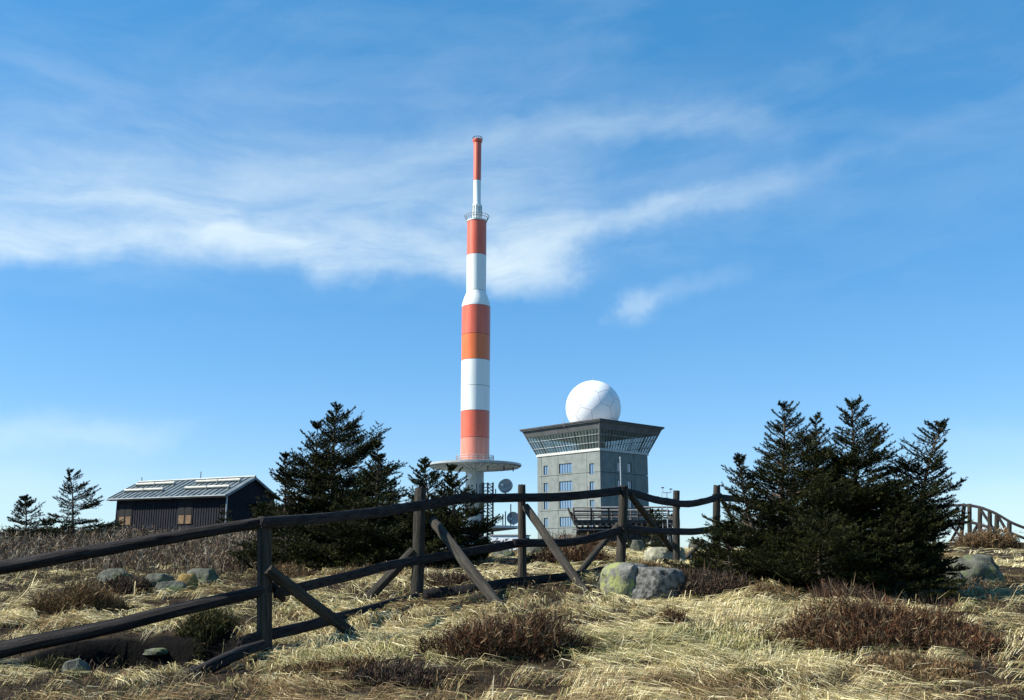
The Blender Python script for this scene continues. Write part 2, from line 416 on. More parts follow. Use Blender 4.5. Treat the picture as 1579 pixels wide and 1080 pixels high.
M['deck'] = mat('dark_deck_timber', (0.030, 0.026, 0.024), (0.085, 0.075, 0.068), 4, 0.8, spec=0.2)
M['deck_pale'] = mat('greyed_deck_timber', (0.16, 0.15, 0.135), (0.28, 0.265, 0.24), 4, 0.8, spec=0.2)
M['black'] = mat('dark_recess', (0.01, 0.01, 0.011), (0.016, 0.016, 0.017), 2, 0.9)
def glass(name, tint, rough=0.04, alpha=None):
    m = bpy.data.materials.new(name); m.use_nodes = True
    t = NT(m.node_tree); b = t.n['Principled BSDF']
    b.inputs['Base Color'].default_value = (*tint, 1); b.inputs['Roughness'].default_value = rough
    b.inputs['Specular IOR Level'].default_value = 1.0; b.inputs['Metallic'].default_value = 0.0
    b.inputs['IOR'].default_value = 1.9
    if alpha is not None: b.inputs['Alpha'].default_value = alpha
    return m
M['pane'] = glass('reflecting_window_glass', (0.10, 0.17, 0.27), 0.08)
M['gallery_glass'] = glass('tinted_gallery_glass', (0.20, 0.28, 0.26), 0.03, 0.5)

# ------------------------------------------------------------------ ground sheet
def build_ground():
    def axis(a, b, st, lo, hi, g):
        m = list(np.arange(a, b, st)); q = [m[-1]]; s = st
        while q[-1] < hi: s *= g; q.append(q[-1] + s)
        r = [m[0]]; s = st
        while r[-1] > lo: s *= g; r.append(r[-1] - s)
        return np.array(r[1:][::-1] + m + q[1:])
    X = axis(-9, 10, 0.12, -40000, 40000, 1.13); Y = axis(4.5, 19, 0.11, -3000, 45000, 1.11)
    gx, gy = np.meshgrid(X, Y); z = tz(gx.ravel(), gy.ravel())
    V = np.stack([gx.ravel(), gy.ravel(), z], 1)
    nx, ny = len(X), len(Y); i = np.arange(nx * ny).reshape(ny, nx)
    Fc = np.stack([i[:-1, :-1].ravel(), i[:-1, 1:].ravel(), i[1:, 1:].ravel(), i[1:, :-1].ravel()], 1)
    peat_shade = np.zeros(len(V))  # mask of the hollow: dark peat with its shade put into the colour
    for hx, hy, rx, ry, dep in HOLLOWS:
        q = np.sqrt(((V[:, 0] - hx) / rx) ** 2 + ((V[:, 1] - hy) / ry) ** 2) + 0.16 * fbm(V[:, 0] * 2.3, V[:, 1] * 2.3, 21, 3); peat_shade = np.maximum(peat_shade, np.clip((1.30 - q) / .1, 0, 1))
    o = np_mesh('ground', V, Fc, M['ground'], col=np.repeat(peat_shade[:, None], 3, 1), smooth=True); o['kind'] = 'structure'
    o['label'] = 'peaty mountain top ground with dark soil showing between the dry grass'
build_ground()

# ------------------------------------------------------------------ striped transmitter tower
def build_tower():
    D = 279.0; base = P(731, 858, D)
    T = thing('transmitter_tower', 'tall red and white banded round transmitter tower with a round platform low on its shaft', 'tower', base)
    def z(v): return P(731, v, D).z - base.z
    def r(w, v): return 0.5 * w * pxm(v, D)
    def sect(name, v0, v1, w0, w1, m, inset=0.0, n=48):
        return lathe(name, [(r(w0, v0), z(v0) + 0.02), (r(w1, v1), z(v1) - inset)], M[m], T, n)
    # shaft from the ground up; each painted course is its own section with a small shadow joint
    sect('shaft', 862, 716, 30, 28, 'shaft')
    cs = [(711, 676, 44.5, 44.5, 'red_pale'), (676, 635, 44.5, 44.5, 'red'), (635, 597, 44.5, 44.5, 'white'), (597, 557, 44.5, 44.2, 'white'),
          (557, 518, 44.2, 44.2, 'orange'), (518, 474.5, 44.2, 44, 'red')]
    for v0, v1, w0, w1, m in cs: sect('painted_section', v0, v1, w0, w1, m, 0.10)
    lathe('section_joints', [(r(43.4, 700), z(712)), (r(43.2, 480), z(475))], M['steel_dark'], T, 48)
    lathe('flared_collar', [(r(44, 474), z(474.5)), (r(44, 470), z(471)), (r(37, 459), z(460)), (r(30.8, 452), z(452.5)), (r(30, 450), z(450.5))], M['white'], T, 48)
    sect('painted_section', 450, 395, 30, 30, 'white', 0.08); sect('painted_section', 395, 343, 30, 29.6, 'red', 0.05)
    lathe('section_joints', [(r(29.2, 450), z(451)), (r(29, 344), z(344))], M['steel_dark'], T, 40)
    lathe('crown_ring', [(r(31, 343), z(343)), (r(31, 341), z(341)), (r(14, 341), z(340))], M['white'], T, 40)
    for k in range(2):
        bm = bmesh.new(); a0 = k * 0.3
        add_box(bm, (r(41, 462), -0.28, z(464) - 0.3), (r(42.4, 462), 0.28, z(464) + 0.3), Matrix.Rotation(-0.75, 4, 'Z') @ Matrix.Translation((-r(6, 460) - k * 0.35, 0, k * 1.3)))
        bm_obj('hatch', bm, M['steel_dark'], T)
    # basket of the upper gallery
    bm = bmesh.new(); n = 24
    for k in range(n):
        a = 2 * math.pi * k / n; c, s = math.cos(a), math.sin(a)
        add_tube(bm, [(c * r(30, 342), s * r(30, 342), z(342.5)), (c * r(38, 335), s * r(38, 335), z(334))], 0.07, 5)
    for q, (w, v) in enumerate([(38, 334), (35, 337.5)]):
        add_tube(bm, [(math.cos(2 * math.pi * k / 36) * r(w, v), math.sin(2 * math.pi * k / 36) * r(w, v), z(v)) for k in range(37)], 0.08, 5, False)
    bm_obj('gallery_basket', bm, M['steel'], T)
    lathe('antenna_mast', [(r(14, 340), z(341)), (r(14, 326), z(326)), (r(13, 315), z(315)), (r(11.5, 313), z(313)), (r(11.5, 279), z(279.4))], M['white'], T, 28)
    lathe('antenna_mast', [(r(11.6, 279), z(279)), (r(12, 222), z(221))], M['red'], T, 28)
    bm = bmesh.new()
    for k in range(10):
        a = k * 2 * math.pi / 10 + .2; rr = r(14.4, 330)
        add_box(bm, (-.14, -.14, z(339)), (.14, .14, z(318)), Matrix.Translation((math.cos(a) * rr, math.sin(a) * rr, 0)) @ Matrix.Rotation(a, 4, 'Z'))
    bm_obj('antenna_panels', bm, M['steel'], T)
    lathe('top_cap', [(r(12, 221), z(221.5)), (r(14.5, 218), z(219)), (r(15.5, 214), z(217)), (r(15.5, 214), z(216)), (r(13, 213), z(215.8))], M['red'], T, 28)
    bm = bmesh.new()
    for k in range(14):
        a = k * 2 * math.pi / 14; rr = r(14.8, 214)
        add_tube(bm, [(math.cos(a) * rr, math.sin(a) * rr, z(216.2)), (math.cos(a) * rr, math.sin(a) * rr, z(213))], 0.07, 5)
    add_tube(bm, [(math.cos(k * math.pi / 14) * r(14.8, 214), math.sin(k * math.pi / 14) * r(14.8, 214), z(213)) for k in range(29)], 0.09, 5, False)
    bm_obj('top_railing', bm, M['steel_dark'], T)
    # main platform: thin rim, sloping underside with radial ribs
    R = r(144, 718); Rs = r(30, 722)
    pf = lathe('platform', [(Rs, z(725)), (R * .45, z(723)), (R * .97, z(720.6)), (R, z(719.3)), (R, z(716.4)), (R * .98, z(716)), (Rs, z(715))], M['shaft'], T, 72)
    for k in range(36):
        a = 2 * math.pi * k / 36
        bm = bmesh.new(); Mr = Matrix.Rotation(a, 4, 'Z')
        pr = [(Rs * 1.02, z(724.9), z(727.5)), (R * .5, z(722.7), z(725.2)), (R * .95, z(720.7), z(722.2))]
        for q in range(2):
            x0, t0, b0 = pr[q]; x1, t1, b1 = pr[q + 1]
            vs = [bm.verts.new(Mr @ Vector(p)) for p in [(x0, -.09, b0), (x1, -.09, b1), (x1, -.09, t1), (x0, -.09, t0), (x0, .09, b0), (x1, .09, b1), (x1, .09, t1), (x0, .09, t0)]]
            for f in ((0, 1, 2, 3), (7, 6, 5, 4), (0, 4, 5, 1), (3, 2, 6, 7), (0, 3, 7, 4), (1, 5, 6, 2)): bm.faces.new([vs[i] for i in f])
        bm_obj('rib', bm, M['white'], pf)
    bm = bmesh.new()
    for rr in (.62, .82):
        add_tube(bm, [(math.cos(k * math.pi / 36) * R * rr, math.sin(k * math.pi / 36) * R * rr, z(723.6 if rr < .7 else 722.4)) for k in range(73)], 0.12, 5, False)
    bm_obj('ring_beam', bm, M['white'], pf)
    bm = bmesh.new()
    for k in range(30):
        a = 2 * math.pi * k / 30; rr = r(58, 710)
        add_tube(bm, [(math.cos(a) * rr, math.sin(a) * rr, z(715.2)), (math.cos(a) * rr, math.sin(a) * rr, z(703.5))], 0.07, 5)
    for v in (703.5, 707, 711):
        add_tube(bm, [(math.cos(k * math.pi / 24) * r(58, v), math.sin(k * math.pi / 24) * r(58, v), z(v)) for k in range(49)], 0.07, 5, False)
    bm_obj('railing', bm, M['steel'], T)
    for (a, w) in ((-1.1, 52), (-.7, 66), (-.35, 70)):
        rr = r(w * 2, 727); lathe_o = tube('stub_antenna', [(math.cos(a) * rr * .9, math.sin(a) * rr * .9, z(722)), (math.cos(a) * rr * .9, math.sin(a) * rr * .9, z(729))], .18, M['steel_dark'], T)
    # the two lower service platforms
    for v, w, t in ((768, 132, 3.0), (812, 138, 4.0)):
        Rp = r(w, v)
        lathe('service_platform', [(Rs, z(v + t + 6)), (Rp * .95, z(v + t)), (Rp, z(v + t - .6)), (Rp, z(v)), (Rs, z(v - .3))], M['shaft'], T, 56)
        bm = bmesh.new()
        for k in range(32):
            a = 2 * math.pi * k / 32; rr = r(40, v)
            add_tube(bm, [(math.cos(a) * rr, math.sin(a) * rr, z(v)), (math.cos(a) * rr, math.sin(a) * rr, z(v - 6))], 0.05, 4)
        for h in (3, 6): add_tube(bm, [(math.cos(k * math.pi / 20) * r(40, v), math.sin(k * math.pi / 20) * r(40, v), z(v - h)) for k in range(41)], 0.05, 4, False)
        bm_obj('service_railing', bm, M['steel'], T)
    # lattice cable ladder beside the shaft
    def px(u, v=780): return (u - 731) * pxm(v, D)
    yy = -r(30, 760) * .6
    bm = bmesh.new()
    for u in (744.5, 751.5, 759.5):
        add_tube(bm, [(px(u), yy, z(832)), (px(u), yy, z(745))], 0.30 if u > 745 else .38, 6)
    for k in range(16):
        v = 747 + k * 5.4
        add_tube(bm, [(px(744.5), yy, z(v)), (px(759.5), yy, z(v))], 0.11, 4)
        add_tube(bm, [(px(751.5), yy, z(v)), (px(759.5), yy, z(v + 5.4))], 0.11, 4)
    bm_obj('cable_ladder', bm, M['steel_dark'], T)
    # drum-shaped dish antennas standing on the service platforms
    def dish(u, v, rad, tilt, turn, y):
        bm = bmesh.new(); n = 28; rings = []
        for rr, xx in ((.0, .28), (.55, .22), (.93, .0), (1.0, -.02), (1.0, .42), (.7, .62), (.0, .70)):
            rings.append([bm.verts.new((rr * rad * math.cos(2 * math.pi * k / n), xx * rad, rr * rad * math.sin(2 * math.pi * k / n))) for k in range(n)])
        for r0, r1 in zip(rings, rings[1:]):
            for k in range(n): bm.faces.new((r0[k], r0[(k + 1) % n], r1[(k + 1) % n], r1[k]))
        bmesh.ops.remove_doubles(bm, verts=bm.verts, dist=1e-4)
        add_tube(bm, [(0, .5 * rad, 0), (0, .6 * rad, -rad * 1.1)], rad * .12, 8)
        o = bm_obj('dish_antenna', bm, M['dish'], T, True)
        o.location = (px(u, v), y, z(v)); o.rotation_euler = (tilt, 0, turn)
        f = tube('feed_horn', [(0, .1 * rad, 0), (0, -.35 * rad, 0)], [rad * .14, rad * .2], M['white'], o, 10)
        f.location = (-rad * .3, 0, -rad * .1)
    dish(778, 750, r(22, 750), -.45, -.35, -r(60, 760) * .8)
    dish(790.5, 800, r(19, 800), 0.0, -.15, -r(60, 800) * .8)
    for u, v0, v1 in ((787, 779, 812), (779, 790, 812), (775, 794, 812), (764, 756, 768), (735, 747, 768), (740, 749, 768)):
        tube('whip_antenna', [(px(u), -5, z(v1)), (px(u), -5, z(v0))], .16, M['steel_dark'], T)
    tube('drum_antenna', [(px(723), -5.5, z(737)), (px(724.5), -6.5, z(736.5))], r(7, 735), M['white'], T, 20)
    tube('drum_antenna', [(px(704), -5.5, z(793)), (px(705.5), -6.5, z(792.5))], r(6, 790), M['white'], T, 20)
build_tower()

# low pale sheds at the foot of the tower
def shed(u0, u1, vt, d, dep, label, rz):
    a = P(u0, vt, d); b = P(u1, vt, d); w = b.x - a.x; zb = gz(a.x, d) - .5
    S = thing('utility_shed', label, 'shed', ((a.x + b.x) / 2, d, zb), rz); h = a.z - zb
    box('wall', (-w / 2, 0, 0), (w / 2, dep, h), M['shed'], S)
    box('roof', (-w / 2 - .3, -.3, h + .003), (w / 2 + .3, dep + .3, h + .25), M['roofing'], S)
    box('plinth', (-w / 2 - .05, -.05, 0), (w / 2 + .05, dep + .05, h * .25), M['steel_dark'], S)
    for k in range(int(w // 3)):
        x = -w / 2 + 1.2 + k * 3.0
        f = box('window', (x, -.06, h * .45), (x + 1.1, .02, h * .8), M['frame'], S)
        box('pane', (x + .1, -.075, h * .48), (x + 1.0, -.063, h * .77), M['pane'], f)
shed(757, 803, 826, 262, 8, 'low pale sheet-metal shed at the foot of the striped tower', -.35)
shed(690, 752, 829, 250, 6, 'long white shed partly hidden by the spruces below the tower', .1)

# ------------------------------------------------------------------ concrete weather station tower with radome
def face_mesh(name, w, h, holes, thick, m, parent, Mx):
    """rectangular slab w x h with rectangular openings; Mx maps (x, z, outwards) to local space"""
    xs = sorted({0, w, *[q for a in holes for q in (a[0], a[2])]}); zs = sorted({0, h, *[q for a in holes for q in (a[1], a[3])]})
    bm = bmesh.new(); vf, vb = {}, {}
    def V(dct, i, j, o):
        if (i, j) not in dct: dct[(i, j)] = bm.verts.new(Mx(xs[i], zs[j], o))
        return dct[(i, j)]
    cell = {}
    for i in range(len(xs) - 1):
        for j in range(len(zs) - 1):
            cx, cz = (xs[i] + xs[i + 1]) / 2, (zs[j] + zs[j + 1]) / 2
            cell[(i, j)] = not any(a[0] < cx < a[2] and a[1] < cz < a[3] for a in holes)
    for (i, j), ok in cell.items():
        if not ok: continue
        bm.faces.new([V(vf, i, j, thick), V(vf, i + 1, j, thick), V(vf, i + 1, j + 1, thick), V(vf, i, j + 1, thick)])
        for (di, dj, p, q) in ((-1, 0, (i, j + 1), (i, j)), (1, 0, (i + 1, j), (i + 1, j + 1)), (0, -1, (i, j), (i + 1, j)), (0, 1, (i + 1, j + 1), (i, j + 1))):
            if not cell.get((i + di, j + dj), False):
                bm.faces.new([V(vf, *q, thick), V(vf, *p, thick), V(vb, *p, 0), V(vb, *q, 0)])
    bmesh.ops.recalc_face_normals(bm, faces=bm.faces)
    return bm_obj(name, bm, m, parent)

def build_station():
    TH = math.radians(42); d = 150.0
    c = P(928, 855, d); WR, WL = 11.75, 14.5
    zb = gz(c.x, c.y) - 1.5
    S = thing('weather_station', 'grey concrete tower building with slanted window gallery, flat roof and white radome ball', 'building', (c.x, c.y, zb), TH)
    def z(v): return P(928, v, d).z - zb
    top = z(692)
    box('core', (0.35, 0.35, 0), (WR - .35, WL - .35, top - .02), M['joint'], S)
    # facade panels on the two seen sides (local x: right-hand side, local y: left-hand side)
    rows = [0, z(842), z(813), z(784.5), z(756), z(727.5), top - .30]
    colsL = [0, 2.9, 9.5, 13.4, WL]                      # measured from the near corner along the left side
    rowsR = rows; colsR = [0, 3.6, 8.2, WR]
    wz = [(z(808) + k * (z(718) - z(746.5))) for k in range(-1, 4)]
    hh = 2.0
    def winlist(side):
        L = []
        for k in range(5):
            if side == 'L':
                zc = z(803) + (k - 1) * (z(746.5) - z(775)) if True else 0
                L += [(1.35, zc - .85 - .45, 2.35, zc + .85 - .45, 2), (6.25, zc - .8, 9.25, zc + .8, 5), (11.9, zc - .75, 12.95, zc + .75, 2)]
            else:
                zc = z(803) + (k - 1) * (z(746.5) - z(775))
                L += [(4.2, zc - .75, 5.15, zc + .75, 2), (6.65, zc - .75, 7.6, zc + .75, 2)]
        return L
    for side in 'LR':
        cols, W = (colsL, WL) if side == 'L' else (colsR, WR)
        wins = winlist(side)
        if side == 'L': Mx = lambda a, b, o: Vector((.34 - o, a, b))
        else: Mx = lambda a, b, o: Vector((a, .34 - o, b))
        g = .035
        for i in range(len(cols) - 1):
            for j in range(len(rows) - 1):
                x0, x1, z0, z1 = cols[i] + g, cols[i + 1] - g, rows[j] + g, rows[j + 1] - g
                if side == 'L' and i == 0: x0 = 0.0
                if side == 'R' and i == 0: x0 = 0.345
                hs = []
                for (a, b, c2, e, n) in wins:
                    a2, c3, b2, e2 = max(a, x0) - x0, min(c2, x1) - x0, max(b, z0) - z0, min(e, z1) - z0
                    if a2 < c3 - .01 and b2 < e2 - .01: hs.append((a2, b2, c3, e2))
                face_mesh('wall_panel', x1 - x0, z1 - z0, hs, .34, M['concrete'], S, (lambda A, B, O, x0=x0, z0=z0, Mx=Mx: Mx(A + x0, B + z0, O)))
        for (a, b, c2, e, n) in wins:
            w, h = c2 - a, e - b
            fr = face_mesh('window', w, h, [(.06 + k * (w - .06) / n, .06, (k + 1) * (w - .06) / n, h - .06) for k in range(n)], .08, M['frame_dark'], S,
                           (lambda A, B, O, a=a, b=b, Mx=Mx: Mx(A + a, B + b, O + .14)))
            for k in range(n):
                x0 = a + .06 + k * (w - .06) / n; x1 = a + (k + 1) * (w - .06) / n
                bm = bmesh.new(); bm.faces.new([bm.verts.new(Mx(q, s, .17)) for q, s in ((x0, b + .06), (x1, b + .06), (x1, e - .06), (x0, e - .06))])
                bmesh.ops.recalc_face_normals(bm, faces=bm.faces)
                bm_obj('pane', bm, M['pane'], fr)
    # far sides, closed plainly
    box('rear_wall', (WR - .34, .35, 0), (WR, WL, top - .3), M['concrete'], S)
    box('rear_wall', (.35, WL - .34, 0), (WR - .345, WL, top - .3), M['concrete'], S)
    bm = bmesh.new(); add_box(bm, (-.14, -.14, top - .30), (WR + .14, WL + .14, top + .12)); bm_obj('cornice', bm, M['trim'], S)
    # gallery that leans outwards: pane columns between mullions, solid band on top, flat roof
    o = 2.0; z0, z1, z2 = top + .12, z(664) + .1, z(653)
    def ring(o_, zz): return [Vector((-o_, -o_, zz)), Vector((WR + o_, -o_, zz)), Vector((WR + o_, WL + o_, zz)), Vector((-o_, WL + o_, zz))]
    def off(zz): return .05 + (o - .35) * (zz - z0) / (z2 - z0)
    box('gallery_floor', (.3, .3, z0 + .01), (WR - .3, WL - .3, z0 + .06), M['inside'], S)
    box('gallery_core', (WR * .38, WL * .40, z0 + .06), (WR * .66, WL * .62, z1 + .5), M['inside'], S)
    A, B = ring(off(z0), z0), ring(off(z1), z1)
    for k in range(4):
        p0, p1, q0, q1 = A[k], A[(k + 1) % 4], B[k], B[(k + 1) % 4]
        n = 24 if k in (1, 3) else 20
        fr = bmesh.new(); out = Vector(((0, -1, 0), (1, 0, 0), (0, 1, 0), (-1, 0, 0))[k])
        for i in range(n + 1):
            f = i / n; add_tube(fr, [p0.lerp(p1, f) + out * .02, q0.lerp(q1, f) + out * .02], .055 if i % 4 else .09, 4)
        fo = bm_obj('mullions', fr, M['frame_dark'] , S)
        for h_, rr in ((.30, .05), (.72, .04)):
            tube('transom', [p0.lerp(q0, h_) + out * .05, p1.lerp(q1, h_) + out * .05], rr, M['frame'], fo, 4, False)
        for i in range(n):
            f0, f1 = (i + .06) / n, (i + .94) / n
            bm = bmesh.new()
            bm.faces.new([bm.verts.new(v) for v in (p0.lerp(p1, f0), p0.lerp(p1, f1), q0.lerp(q1, f1), q0.lerp(q1, f0))])
            bm_obj('gallery_pane', bm, M['gallery_glass'], fo)
    for k in range(4):
        tube('corner_post', [A[k], ring(off(z2), z2)[k]], .17, M['band'], S, 6, False)
    bm = bmesh.new(); a = ring(off(z1) + .02, z1); b = ring(off(z2) + .1, z2); ai = ring(off(z1) - .25, z1); bi = ring(off(z2) - .3, z2)
    va, vb, vai, vbi = [[bm.verts.new(p) for p in q] for q in (a, b, ai, bi)]
    for k in range(4):
        l = (k + 1) % 4
        bm.faces.new((va[k], va[l], vb[l], vb[k])); bm.faces.new((vai[l], vai[k], vbi[k], vbi[l])); bm.faces.new((va[l], va[k], vai[k], vai[l])); bm.faces.new((vb[k], vb[l], vbi[l], vbi[k]))
    bm_obj('parapet_band', bm, M['band'], S)
    rf = box('roof', (-o, -o, z2 + .003), (WR + o, WL + o, z2 + .16), M['band'], S)
    box('roof_edge', (-o - .12, -o - .12, z2 + .163), (WR + o + .12, WL + o + .12, z2 + .40), M['fascia'], rf)
    box('roof_top', (-o + .2, -o + .2, z2 + .403), (WR + o - .2, WL + o - .2, z2 + .46), M['roofing'], rf)
    tube('lightning_rod', [(-o, 6.0, z2 - .2), (-o, 6.0, z2 + 1.1)], .05, M['steel'], rf)
    # radome ball of curved panels
    ctr = Vector((WR / 2 + .15, WL / 2 - .4, 0)); dd = 159.3
    Rr = 42.2 * pxm(619, dd); cz = P(914, 629.5, dd).z - zb
    bmi = bmesh.new(); bmesh.ops.create_icosphere(bmi, subdivisions=1, radius=1.0)
    rot = Matrix.Rotation(.55, 3, 'Z') @ Matrix.Rotation(.35, 3, 'X')
    vs = [rot @ v.co.normalized() for v in bmi.verts]; fs = [[v.index for v in f.verts] for f in bmi.faces]
    nb = {i: {v.index for e in bmi.verts[i].link_edges for v in e.verts} - {i} for i in range(0)}
    bmi.verts.ensure_lookup_table()
    nb = {v.index: [e.other_vert(v).index for e in v.link_edges] for v in bmi.verts}; bmi.free()
    polys = []
    def tp(a, b): return vs[a].lerp(vs[b], 1 / 3)
    for i, ns in nb.items():
        n_ = vs[i]; t1 = n_.orthogonal().normalized(); t2 = n_.cross(t1)
        ns = sorted(ns, key=lambda k: math.atan2((vs[k] - n_).dot(t2), (vs[k] - n_).dot(t1)))
        polys.append([tp(i, k) for k in ns])
    for a_, b_, c_ in fs: polys.append([tp(a_, b_), tp(b_, a_), tp(b_, c_), tp(c_, b_), tp(c_, a_), tp(a_, c_)])
    RD = bpy.data.objects.new('radome', None); COL.objects.link(RD); RD.parent = S; RD.location = (ctr.x, ctr.y, cz); RD['label'] = 'white radome ball of curved panels'
    bm = bmesh.new(); bmesh.ops.create_uvsphere(bm, u_segments=48, v_segments=28, radius=Rr * .991); bm_obj('seam_shell', bm, M['radome_seam'], RD, True)
    for pl in polys:
        ce = sum(pl, Vector()) / len(pl)
        if ce.normalized().z < -.86: continue
        bm = bmesh.new(); rim = []
        for a_, b_ in zip(pl, pl[1:] + pl[:1]):
            for k in range(6): rim.append(a_.lerp(b_, k / 6))
        rings = [[bm.verts.new(ce.lerp(p, s).normalized() * Rr) for p in rim] for s in (.3, .6, .82, .975)]
        rings.append([bm.verts.new(ce.lerp(p, .981).normalized() * Rr * .996) for p in rim])
        c0 = bm.verts.new(ce.normalized() * Rr); n_ = len(rim)
        for k in range(n_):
            bm.faces.new((c0, rings[0][k], rings[0][(k + 1) % n_]))
            for r0, r1 in zip(rings, rings[1:]): bm.faces.new((r0[k], r1[k], r1[(k + 1) % n_], r0[(k + 1) % n_]))
        bmesh.ops.recalc_face_normals(bm, faces=bm.faces)
        bm_obj('curved_panel', bm, M['radome'], RD, True)
    bs = lathe('radome_base', [(Rr * .70, z2 + .5 - cz), (Rr * .70, z2 + 1.5 - cz), (Rr * .60, z2 + 1.6 - cz)], M['trim'], RD, 40)
    tube('finial', [(0, 0, Rr * .99), (0, 0, Rr * 1.12)], .05, M['steel'], RD)
build_station()

# ------------------------------------------------------------------ timber viewing platform in front of the station
def build_deck():
    d = 84.0; m = pxm(803, d)
    c = P(962, 803, d); zb = gz(c.x, d) - .3
    D_ = thing('viewing_platform', 'dark timber viewing platform with slanted railings beside the concrete tower', 'platform', (c.x, d, zb), math.radians(-4))
    zd = c.z - zb; hw = 77 * m; dep = 4.5
    # plank deck
    for k in range(15):
        y = k * dep / 15
        box('deck_plank', (-hw, y + .012, zd - .05), (hw, y + dep / 15 - .012, zd), M['deck_pale'], D_)
    box('edge_beam', (-hw, -.16, zd - .26), (hw, -.02, zd + .06), M['deck'], D_)
    box('edge_beam', (-hw, dep + .02, zd - .26), (hw, dep + .16, zd + .06), M['deck'], D_)
    for k in range(17):
        x = -hw + .25 + k * (2 * hw - .5) / 16
        box('joist', (x - .09, -.42, zd - .52), (x + .09, dep + .1, zd - .27), M['deck'], D_)
    box('sill_board', (-hw - .1, -.25, zd - .82), (hw * .98, -.05, zd - .72), M['deck_pale'], D_)
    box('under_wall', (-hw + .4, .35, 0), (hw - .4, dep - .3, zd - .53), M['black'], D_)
    for k in range(38):
        x = -hw + .45 + k * (2 * hw - .9) / 38
        box('cladding_board', (x, .2, .02), (x + .15, .26, zd - .83), M['deck'], D_)
    for s in range(5):
        x = -hw + .3 + s * (2 * hw - .6) / 4; tube('leg', [(x, .1, -.2), (x, .1, zd - .5)], .11, M['deck'], D_)
    # outward leaning railing on the front and both ends
    H = 1.12
    def rail(p, q, out, n):
        p, q, out = Vector(p), Vector(q), Vector(out)
        for k in range(n + 1):
            a = p.lerp(q, k / n)
            tube('railing_post', [a + Vector((0, 0, -.1)), a + out * .5 + Vector((0, 0, H))], .075, M['deck'], D_, 4, False)
            tube('railing_strut', [a - out * .35 + Vector((0, 0, 0)), a + out * .25 + Vector((0, 0, H * .7))], .05, M['deck'], D_, 4, False)
        for h, r_ in ((.38, .055), (.70, .055), (1.0, .075)):
            tube('handrail', [p + out * .5 * h + Vector((0, 0, H * h)), q + out * .5 * h + Vector((0, 0, H * h))], r_, M['deck_pale'] if h == 1.0 else M['deck'], D_, 4, False)
    rail((-hw, -.09, zd), (hw * .05, -.09, zd), (0, -1, 0), 3); rail((hw * .28, -.09, zd), (hw, -.09, zd), (0, -1, 0), 3)
    rail((-hw, dep, zd), (hw, dep, zd), (0, 1, 0), 5)
    rail((-hw, 0, zd), (-hw, dep, zd), (-1, 0, 0), 2); rail((hw, 0, zd), (hw, dep, zd), (1, 0, 0), 2)
    box('bench', (-hw * .5, 2.6, zd + .42), (hw * .3, 3.1, zd + .5), M['deck_pale'], D_)
    for sx in (-hw * .45, hw * .25): box('bench_leg', (sx, 2.7, zd + .003), (sx + .1, 3.0, zd + .419), M['deck'], D_)
build_deck()

def pole(name, u, v0, v1, d, r, m, label, cat):
    a = P(u, v1, d); zb = gz(a.x, d) - .2
    t = thing(name, label, cat, (a.x, d, zb)); h = P(u, v0, d).z - zb
    tube('pole', [(0, 0, 0), (0, 0, h)], [r, r * .8], M[m], t)
    tube('base', [(0, 0, 0), (0, 0, .5)], r * 1.8, M[m], t)
    return t, h
t_, h_ = pole('flag_pole', 959.5, 707, 830, 95, .075, 'steel', 'bare grey pole standing before the dark side of the concrete tower', 'pole')
tube('top_cap', [(0, 0, h_ - .02), (0, 0, h_ + .15)], .1, M['steel'], t_)
t_, h_ = pole('instrument_mast', 1030, 759, 820, 80, .05, 'steel', 'thin weather instrument mast with cross arm beside the timber platform', 'mast')
tube('cross_arm', [(-.32, 0, h_ - .05), (.36, 0, h_ - .05)], .035, M['steel'], t_)
for x, k in ((-.32, .42), (.36, .3)):
    tube('sensor', [(x, 0, h_ - .05), (x, 0, h_ - .05 + k)], .03, M['steel'], t_)
    tube('sensor_cup', [(x - .12, 0, h_ + k - .05), (x + .12, 0, h_ + k - .05)], .045, M['steel_dark'], t_)
t_, h_ = pole('whip_mast', 1022.5, 758, 820, 82, .03, 'steel', 'plain thin metal rod beside the cross-armed instrument mast', 'mast')

